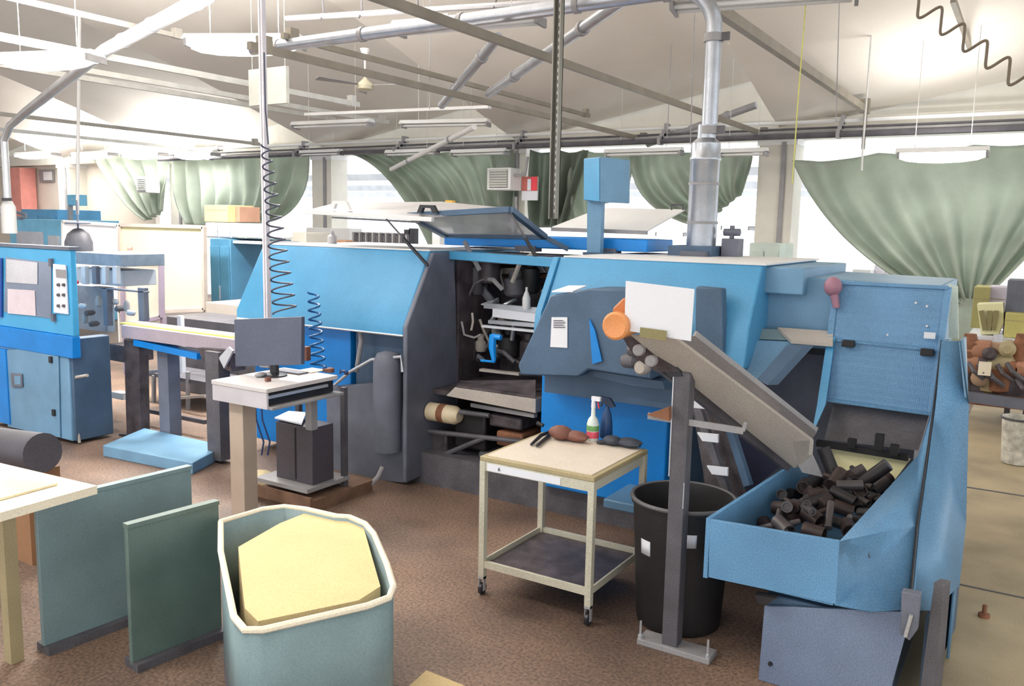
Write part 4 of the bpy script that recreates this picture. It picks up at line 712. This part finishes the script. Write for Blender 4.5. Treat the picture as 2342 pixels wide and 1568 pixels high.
dm = A(181, 575, v=5.4); obj('motor_dome', G().lathe([(.14, 0), (.14, .1), (.11, .19), (.05, .24), (.02, .25)], dm, 18), DGREY, t); obj('spindle', G().tube([dm+Vector((0, 0, .25)), dm+Vector((0, 0, .55))], .01, 8).lathe([(.12, .3), (.13, .31), (.12, .32)], dm, 18), DSLATE, t)
obj('pedestal', G().box(-7.0, -6.85, 4.95, 5.08, .05, 1.05), DSLATE, t); pb('pedestal_bracket', 246, 785, 290, 830, 5.0, .3, GRIME)
pb('white_fitting', 255, 895, 280, 915, 5.2, .1, WHITE)
# rail
p, q = A(262, 742, v=4.85), A(545, 785, v=4.85); zr = 1.09
t = thing('feed_rail', 'long horizontal feed rail with yellow top strip leading into the main machine', 'rail', (-6.6, 4.9, 0))
obj('beam', G().box(p.x+.1, q.x+.05, 4.85, 5.05, zr-.12, zr), M('mauve grey rail', (172, 160, 170), .5, var=.1), t, .004); obj('yellow_strip', G().box(p.x, q.x+.05, 4.9, 4.98, zr, zr+.012), YEL, t)
obj('white_guide', G().box(p.x, q.x+.05, 4.99, 5.05, zr, zr+.02), PAPER, t)
obj('blue_tray', quad([A(305, 776, v=4.86), A(450, 808, v=4.86), A(450, 822, v=4.86), A(305, 790, v=4.86)], (0, .12, 0)), BLUE, t)
obj('end_bracket', quad([A(452, 795, v=4.8), A(520, 800, v=4.8), A(530, 850, v=4.8), A(465, 830, v=4.8)], (0, .15, 0)), GRIME, t); obj('switch_plate', quad([A(500, 818, v=4.76), A(522, 793, v=4.76), A(532, 802, v=4.76), A(512, 842, v=4.76)], (0, .02, 0)), LG, t)
obj('leg', G().box(A(482, 900, v=4.8).x, A(512, 900, v=4.8).x, 4.75, 4.87, .03, .98), DGREY, t)
obj('leg', quad([A(283, 775, v=4.9), A(318, 790, v=4.9), A(322, 1000, v=4.9), A(290, 1000, v=4.9)], (0, .1, 0)), GRIME, t); obj('leg_foot', quad([A(272, 992, v=4.85), A(330, 998, v=4.85), A(330, 1004, v=4.85), A(272, 1000, v=4.85)], (0, .2, 0)), BLACK, t)
obj('leg', G().box(A(370, 850, v=5.9).x, A(390, 850, v=5.9).x, 5.9, 5.98, .03, .85), LG, t); obj('leg', G().box(A(408, 820, v=6.2).x, A(416, 820, v=6.2).x, 6.2, 6.25, .3, 1.0), PAPER, t)
obj('cross_member', G().bar(A(300, 855, v=5.3), A(365, 848, v=5.3), .03, .03), LG, t); obj('cross_member', G().bar(A(375, 912, v=5.9), A(470, 905, v=5.9), .03, .03), TAN, t); obj('cross_member', G().bar(A(320, 935, v=5.3), A(470, 965, v=5.3), .03, .04), DGREY, t)
obj('side_frame', G().bar(A(242, 820, v=5.0), A(248, 940, v=5.0), .03, .03), PAPER, t)
one('machine_base_plate', G().prism([A(235, 1018, z=.1), A(330, 978, z=.1), A(515, 1018, z=.1), A(440, 1058, z=.1)], (0, 0, -.1)), M('pale blue base', (112, 156, 188), .5, var=.15), 'low pale blue base plate on the floor under the feed rail', 'base', bevel=.006)
one('dark_trough', G().box(A(380, 720, v=6.6).x, A(540, 720, v=6.6).x, 6.6, 7.2, 0, A(380, 722, v=6.6).z), DGREY, 'dark grey trough behind the feed rail next to the blue hood', 'trough', bevel=.01)
t = thing('scrap_trolley', 'low pipe frame cart standing behind the feed rail', 'cart', (-7.5, 6.4, 0))
for (a, b) in (((330, 870), (330, 985)), ((352, 858), (352, 960)), ((430, 850), (430, 940))): obj('post', G().bar(A(*a, v=6), A(*b, v=6), .035, .035), GREY, t)
obj('deck', G().box(A(330, 930, v=6).x, A(470, 930, v=6).x, 6, 6.5, .3, .34), DGREY, t)
# partitions
def part_panel(x0, y0, x1, y1, x2, y2, x3, y3, v, mat, fm, label):
    P4 = [A(x0, y0, v=v), A(x1, y1, v=v), A(x2, y2, v=v), A(x3, y3, v=v)]; t = thing('partition_panel', label, 'panel', ((P4[0].x+P4[1].x)/2, v, 0))
    obj('panel', quad(P4, (0, .02, 0)), mat, t)
    for i in range(4): obj('frame_bar', G().bar(P4[i]-Vector((0, .01, 0)), P4[(i+1) % 4]-Vector((0, .01, 0)), .06, .05), fm, t)
    for q in (P4[2], P4[3]): obj('leg', G().box(q.x-.03, q.x+.03, v-.02, v+.04, 0, q.z), fm, t)
part_panel(147, 506, 273, 514, 273, 700, 147, 700, 8.3, M('bright white panel', (240, 242, 248), .5, var=.01), WHITE, 'bright white partition panel with pale frame, left of the cream one')
part_panel(277, 514, 468, 519, 470, 708, 277, 715, 8.0, CREAM, M('greige frame', (178, 168, 160), .6), 'large cream partition panel with greige frame')
part_panel(284, 582, 370, 584, 372, 725, 284, 745, 6.9, M('beige board', (206, 200, 184), .6, var=.04), M('mauve frame', (146, 134, 150), .6), 'smaller grey-beige panel in front of the large cream one')
c = A(297, 570, v=6.9); t = thing('beacon_lamp', 'small red beacon lamp on top of the smaller beige panel', 'lamp', c-Vector((0, 0, .05))); obj('lens', G().lathe([(.035, 0), (.035, .03), (.02, .05)], c-Vector((0, 0, .01)), 14), M('pale red lens', (236, 120, 110), .4), t); obj('mount', G().lathe([(.03, -.06), (.03, 0)], c-Vector((0, 0, .01)), 12), WHITE, t)
# ============================================================ BACKGROUND LEFT
def bx(nm, x0, y0, x1, y1, v, dv, mt, lab, cat, group=None, base=None, feat=None, b=.01):
    a, c = A(x0, y0, v=v), A(x1, y1, v=v); zb = c.z if base is None else base; t = thing(nm, lab, cat, ((a.x+c.x)/2, v+dv/2, zb), group)
    obj('body', G().box(a.x, c.x, v, v+dv, zb, a.z), mt, t, b)
    w = c.x-a.x; h = a.z-zb
    if feat == 'door':
        for k in (0, 1): obj('door', G().box(a.x+w*(.04+.48*k), a.x+w*(.48+.48*k), v-.02, v, zb+h*.08, a.z-h*.06), mt, t, .004)
        obj('handle', G().box(a.x+w*.5, a.x+w*.52, v-.04, v-.02, zb+h*.5, zb+h*.62), ALU, t)
    if feat == 'flap': obj('flap', G().box(a.x+w*.02, c.x-w*.02, v-.005, v, a.z-h*.3, a.z-h*.28), BROWNT, t)
    if feat == 'win':
        obj('window', G().box(a.x+w*.15, c.x-w*.35, v-.02, v, zb+h*.55, a.z-h*.12), GLASS, t); obj('panel_box', G().box(c.x-w*.22, c.x-w*.05, v-.06, v, zb+h*.7, a.z-h*.15), LG, t)
    return t
PB = M('pale blue paint', (116, 186, 222), .5, var=.12)
bx('blue_machine', 20, 500, 145, 560, 9.5, 1.2, PB, 'pale blue machine behind the left cabinet, partly hidden', 'machine', base=0, feat='win')
bx('blue_machine', 48, 478, 132, 502, 10.5, 1, M('mid blue paint', (92, 162, 208), .5), 'blue gabled machine top rising behind the pale blue machine', 'machine', base=0, feat='door')
bx('control_panel', 154, 445, 184, 470, 10, .15, PB, 'small blue control panel on a grey stalk above the white partition', 'control box', feat='door')
one('panel_stalk', G().bar(A(161, 470, v=10.05), A(161, 640, v=10.05), .07, .07), GREY, 'grey stalk holding the small blue control panel', 'post')
g = G()
for (a, b) in (((0, 478), (60, 490)), ((0, 490), (50, 500)), ((20, 500), (60, 496))): g.tube([A(*a, v=8.9), A(*b, v=8.9)], .03, 8)
one('pipe_manifold', g, MG, 'blue grey pipe manifold at the far left above the cabinet', 'pipe')
bx('cardboard_box', 466, 468, 520, 508, 8.6, .5, CARD, 'brown cardboard box on top of the far shelf', 'box', feat='flap')
bx('cardboard_box', 520, 472, 548, 508, 8.75, .4, M('dark cardboard', (170, 130, 110), .85), 'darker brown box right behind the cardboard box', 'box', feat='flap')
bx('storage_unit', 470, 508, 530, 545, 8.6, .6, LG, 'pale grey shelf unit directly under the cardboard box', 'cabinet', feat='door')
bx('storage_unit', 530, 510, 562, 545, 8.6, .6, M('greenish grey', (196, 206, 200), .6), 'greenish grey unit in the middle of the far shelf row', 'cabinet', feat='door')
bx('storage_unit', 564, 512, 600, 545, 8.6, .6, WHITE, 'white unit at the right end of the far shelf row', 'cabinet', feat='door')
_a, _b = A(462, 545, v=8.6), A(602, 545, v=8.6); t = thing('rack_table', 'thin long shelf table under the far cardboard boxes', 'shelf', ((_a.x+_b.x)/2, 8.9, 0)); obj('shelf_board', G().box(_a.x, _b.x, 8.55, 9.3, _a.z-.05, _a.z-.01), LG, t)
for x in (_a.x, _b.x-.05): obj('leg', G().box(x, x+.05, 9.25, 9.3, 0, _a.z-.05), LG, t)
bx('tool_cabinet', 480, 545, 530, 700, 8.5, .6, M('teal blue', (70, 124, 158), .5, var=.15), 'teal blue cabinet below the far shelf, left', 'cabinet', base=0, feat='door')
bx('tool_cabinet', 532, 545, 602, 690, 9.15, .6, M('steel teal', (96, 132, 150), .5, var=.25, scale=8), 'grey teal machine rack right of the teal cabinet', 'cabinet', base=0, feat='win')
bx('work_bench', 470, 690, 545, 705, 7.6, .8, TAN, 'pale bench between the cream panel and the blue hood', 'bench', base=0, feat=None)
bx('far_cabinet', 640, 530, 700, 560, 11, .6, OFFW, 'off-white low cabinet seen above the hood, beside the column foot', 'cabinet', base=0)
bx('far_shelf', 700, 520, 800, 566, 14, .4, WHITE, 'white shelf along the column behind the hood', 'shelf', base=0)
bx('orange_crate', 746, 548, 790, 566, 12, .4, M('rust orange', (206, 160, 130), .6), 'rust coloured crate above the hood edge', 'box', base=0)
bx('switchgear', 988, 520, 1005, 555, 11.5, .4, WHITE, 'tall narrow white cabinet right of the far rack', 'cabinet', base=0)
t = thing('parts_rack', 'far rack of dark upright rods seen above the hood', 'rack', (A(870, 540, v=12).x, 12, 0))
p, q = A(805, 530, v=12), A(932, 556, v=12); obj('frame', G().box(p.x, q.x, 12.1, 12.3, 0, q.z+.02).box(p.x, q.x, 12.1, 12.2, p.z-.04, p.z), GREY, t)
for k in range(26): u = p.x+(q.x-p.x)*k/25; obj('rod', G().box(u, u+.04, 12, 12.08, q.z, p.z-.02*(k % 3)), DGREY if k % 3 else GREY, t)
a = A(935, 522, v=11); one('clamp_tool', G().box(a.x, a.x+.12, 11, 11.1, 0, a.z).box(a.x-.1, a.x+.02, 11, 11.08, a.z-.1, a.z-.02), BLACK, 'black clamp shape standing right of the far rack', 'tool')
one('oil_can', G().lathe([(.045, 0), (.045, .07), (.02, .09), (.015, .12)], (A(760, 560, v=6.0).x, 6.0, ZT+.012), 12), GREY, 'small grey can standing on the hood top beside the column', 'can')
# ============================================================ BACKGROUND RIGHT
for i, (x0, y0, x1, y1, v, mt, lab) in enumerate(((1800, 590, 1850, 640, 17.5, M('pinkish white', (236, 222, 220), .6), 'pinkish white machine block far beyond the column, leftmost'), (1950, 615, 1990, 645, 17, WHITE, 'white machine block far beyond, centre of the gap'), (2000, 605, 2050, 655, 17.4, M('lilac white', (226, 220, 228), .6), 'lilac white machine block far beyond, under the tarpaulin edge'), (2060, 620, 2110, 655, 17.2, OFFW, 'off-white machine block far beyond, rightmost in the gap'))):
    bx('distant_machine', x0, y0, x1, y1, v, .8, mt, lab, 'machine', 'distant machines beyond the columns', base=0, feat='door')
bx('electrical_cabinet', 1715, 555, 1782, 600, 13, .8, M('pale green grey', (190, 204, 196), .6), 'pale green-grey cabinet at the foot of the right column', 'cabinet', base=0, feat='door')
ZB_ = A(2212, 765, v=11.3).z-.01
bx('olive_box', 2228, 655, 2262, 695, 12.3, .5, M('olive yellow', (176, 170, 112), .6), 'olive box on the right bench, beside the tarpaulin tail', 'box', feat='flap', base=ZB_)
bx('lilac_box', 2263, 655, 2300, 695, 12.4, .5, M('lilac grey', (204, 196, 210), .6), 'lilac grey box between olive box and dark screen', 'box', feat='flap', base=ZB_)
bx('dark_cabinet', 2305, 640, 2360, 700, 11.6, .5, DSLATE, 'dark grey screen cabinet at the right edge', 'cabinet', feat=None, base=ZB_)
t = thing('cream_casting', 'cream yellow casting with three dark slots on the right bench', 'machine part', (A(2260, 750, v=11.5).x, 11.5, .9))
obj('body', quad([A(2234, 695, v=11.5), A(2294, 693, v=11.5), A(2296, 738, v=11.5), A(2284, 765, v=11.5), A(2244, 765, v=11.5)], (0, .3, 0)), CREAM, t, .01)
for (x, dx) in ((2247, -6), (2263, 0), (2277, 5)): obj('slot', G().bar(A(x+dx*.5, 710, v=11.48), A(x-dx, 755, v=11.48), .02, .05), OLIVE, t)
bx('cream_crate', 2300, 715, 2370, 762, 11.4, .5, M('dull yellow', (190, 182, 110), .6), 'dull yellow crate under the dark screen cabinet', 'box', feat='flap', base=ZB_)
p = A(2212, 765, v=11.3); q = A(2380, 778, v=11.3); t = thing('right_bench', 'white topped bench at the right edge behind the hopper', 'bench', ((p.x+q.x)/2, 11.6, 0))
obj('worktop', G().box(p.x, q.x, 11.3, 12.3, p.z-.06, p.z-.01), PAPER, t)
for x in (p.x+.02, p.x+.45, q.x-.1): obj('leg', G().box(x, x+.06, 11.32, 11.38, 0, p.z-.06), DGREY, t)
obj('white_drape', G().tube([A(2283, 765, v=11.27), A(2284, 790, v=11.27), A(2280, 820, v=11.27)], [.05, .03, .02], 8), PAPER, t)
t = thing('motor_cluster', 'cluster of brown and orange motors on a skid beyond the hopper', 'machine', (A(2265, 920, z=0).x, 10.8, 0))
SK = A(2260, 900, v=10.6)
obj('skid', G().box(SK.x-.35, SK.x+.9, 10.5, 11.1, .25, .38), RUST, t); obj('base_block', G().box(SK.x-.25, SK.x+.9, 10.55, 11.2, .38, .75), GRIME, t)
rnd = random.Random(5); MM_ = (RUST, M('dusty orange', (170, 122, 96), .7, var=.25), GRIME, M('tan motor', (176, 146, 120), .7, var=.2), BROWNT)
for k in range(16):
    x = 2215+(k % 6)*24+rnd.uniform(-6, 6); y = 800+(k//6)*34+rnd.uniform(-8, 8); rr = rnd.uniform(.07, .13)
    obj('motor', G().lathe([(rr*.5, -.16), (rr*.95, -.13), (rr, .1), (rr*.7, .12), (rr*.5, .2)], A(x, y, v=10.6), 14, 'xyz'[rnd.randrange(3)]), MM_[k % 5], t)
for k in range(6): p = A(2215+k*22, rnd.uniform(800, 880), v=10.4); obj('hose', G().tube([p, p+Vector((.06, -.05, -.08)), p+Vector((.16, 0, -.16))], .025, 7), (DGREY, GRIME)[k % 2], t)
p = A(2252, 843, v=10.35); obj('white_box', G().box(p.x-.06, p.x+.06, 10.33, 10.4, p.z-.07, p.z+.07), PALE, t); obj('dark_rail', G().bar(A(2205, 905, v=10.3), A(2350, 925, v=10.3), .12, .1), DSLATE, t)
c = A(2318, 1058, z=0); c = Vector((c.x+.02, 9.05, 0)); t = thing('paint_bucket', 'stained white bucket on the aisle floor at right', 'bucket', c)
obj('body', G().lathe([(.11, .0), (.125, .01), (.15, .42), (.155, .42), (.155, .44), (.14, .44), (.12, .05), (.0, .04)], c, 26), M('stained white', (206, 202, 190), .6, var=.35, scale=14), t); obj('rim', G().tube([c+Vector((.154*math.cos(a*PI/12), .154*math.sin(a*PI/12), .43)) for a in range(25)], .012, 6, False), DGREY, t)
p = A(2185, 1425, z=.05); one('floor_bolt', G().lathe([(.03, 0), (.03, .02), (.012, .025), (.012, .07)], (p.x+.12, p.y+.3, 0), 10), RUST, 'rusty anchor bolt on the aisle floor beside the hopper', 'bolt')
# ============================================================ FOREGROUND LEFT
ZW = .85; p = A(220, 1110, z=ZW); t = thing('near_worktable', 'pale wooden worktable at the lower left corner', 'table', (-4.3, 1.9, 0))
obj('tabletop', G().prism([A(0, 1058, z=ZW)+Vector((-.5, .02, 0)), A(0, 1058, z=ZW), A(222, 1110, z=ZW), A(0, 1172, z=ZW), A(0, 1172, z=ZW)+Vector((-.6, -.25, 0))], (0, 0, -.04)), PALE, t)
for (x, y) in ((-4.0, 2.0), (-4.6, 2.05), (-4.5, 1.8)): obj('leg', G().box(x-.03, x+.03, y-.03, y+.03, 0, ZW-.04), BROWNT, t)
one('cardboard_sheet', G().prism([A(-40, 1088, z=ZW+.012), A(132, 1104, z=ZW+.012), A(-10, 1142, z=ZW+.012), A(-60, 1130, z=ZW+.012)], (0, 0, -.01)), M('beige card', (216, 204, 172), .8), 'beige card sheet lying on the lower left worktable', 'sheet')
c0, c1 = A(-60, 1005, v=2.75), A(98, 1035, v=2.75); one('dark_roll', G().tube([c0+Vector((0, 0, -.02)), c1+Vector((0, 0, -.0))], .12, 20), M('charcoal roll', (74, 72, 80), .6, var=.2, speck=.2), 'dark grey roll behind the worktable at the left edge', 'roll')
one('roll_stand', G().box(c0.x, c1.x-.02, 2.66, 2.86, 0, c1.z-.11), M('brown block', (150, 110, 78), .7), 'brown support block under the dark grey roll', 'stand')
def board(p, q, label, mat):
    t = thing('divider_board', label, 'board', Vector(((p.x+q.x)/2, (p.y+q.y)/2, 0))); z = min(p.z, q.z); d = (q-p).normalized(); n = Vector((-d.y, d.x, 0))*.03
    obj('sheet', G().prism([p, q, Vector((q.x, q.y, .02)), Vector((p.x, p.y, .02))], n), mat, t, .004)
    obj('rim', G().bar(p+n*.5, q+n*.5, .045, .02), mat, t); obj('foot_rail', G().bar(Vector((p.x, p.y, .02))+n*.5, Vector((q.x, q.y, .02))+n*.5, .12, .04), DGREY, t)
board(A(82, 1153, z=.75), A(437, 1068, z=.75), 'tall grey-green board standing beside the lower left worktable', GREENB)
board(A(290, 1204, z=.7), A(500, 1148, z=.7), 'darker green board tucked in front of the grey-green board', M('dark green plastic', (96, 116, 110), .5, var=.2))
t = thing('round_cornered_bin', 'open bin with rounded white rim and tan cardboard inside', 'bin', (-3.2, 2.5, .0))
rim = [A(x, y, z=.62) for x, y in ((505, 1192), (560, 1176), (600, 1164), (650, 1158), (700, 1164), (770, 1180), (800, 1182), (835, 1197), (855, 1220), (885, 1290), (900, 1340), (890, 1366), (840, 1385), (600, 1440), (560, 1440), (535, 1410), (505, 1260))]
obj('rim', G().tube(rim+[rim[0]], .014, 8, False), PALE, t)
g = G(); n = len(rim); g.add(rim+[q-Vector((0, 0, .5)) for q in rim], [(i, (i+1) % n, n+(i+1) % n, n+i) for i in range(n)]); o = obj('wall', g, GREENB, t); m = o.modifiers.new('s', 'SOLIDIFY'); m.thickness = .012
obj('base', G().prism([q-Vector((0, 0, .6)) for q in rim], (0, 0, .1)), DGREY, t)
one('cardboard_stack', G().prism([A(640, 1196, z=.6), A(700, 1172, z=.6), A(830, 1200, z=.6), A(870, 1340, z=.6), A(820, 1372, z=.6), A(590, 1420, z=.6), A(560, 1390, z=.6), A(545, 1250, z=.6)], (0, 0, -.35)), M('tan cardboard', (226, 196, 146), .85, var=.05), 'stack of tan cardboard filling the round cornered bin', 'cardboard')
one('tan_box', G().prism([A(975, 1532, z=.12), A(1075, 1572, z=.12), A(1000, 1640, z=.12), A(900, 1600, z=.12)], (0, 0, -.12)), CARD, 'tan cardboard box corner on the floor at the bottom edge', 'box')
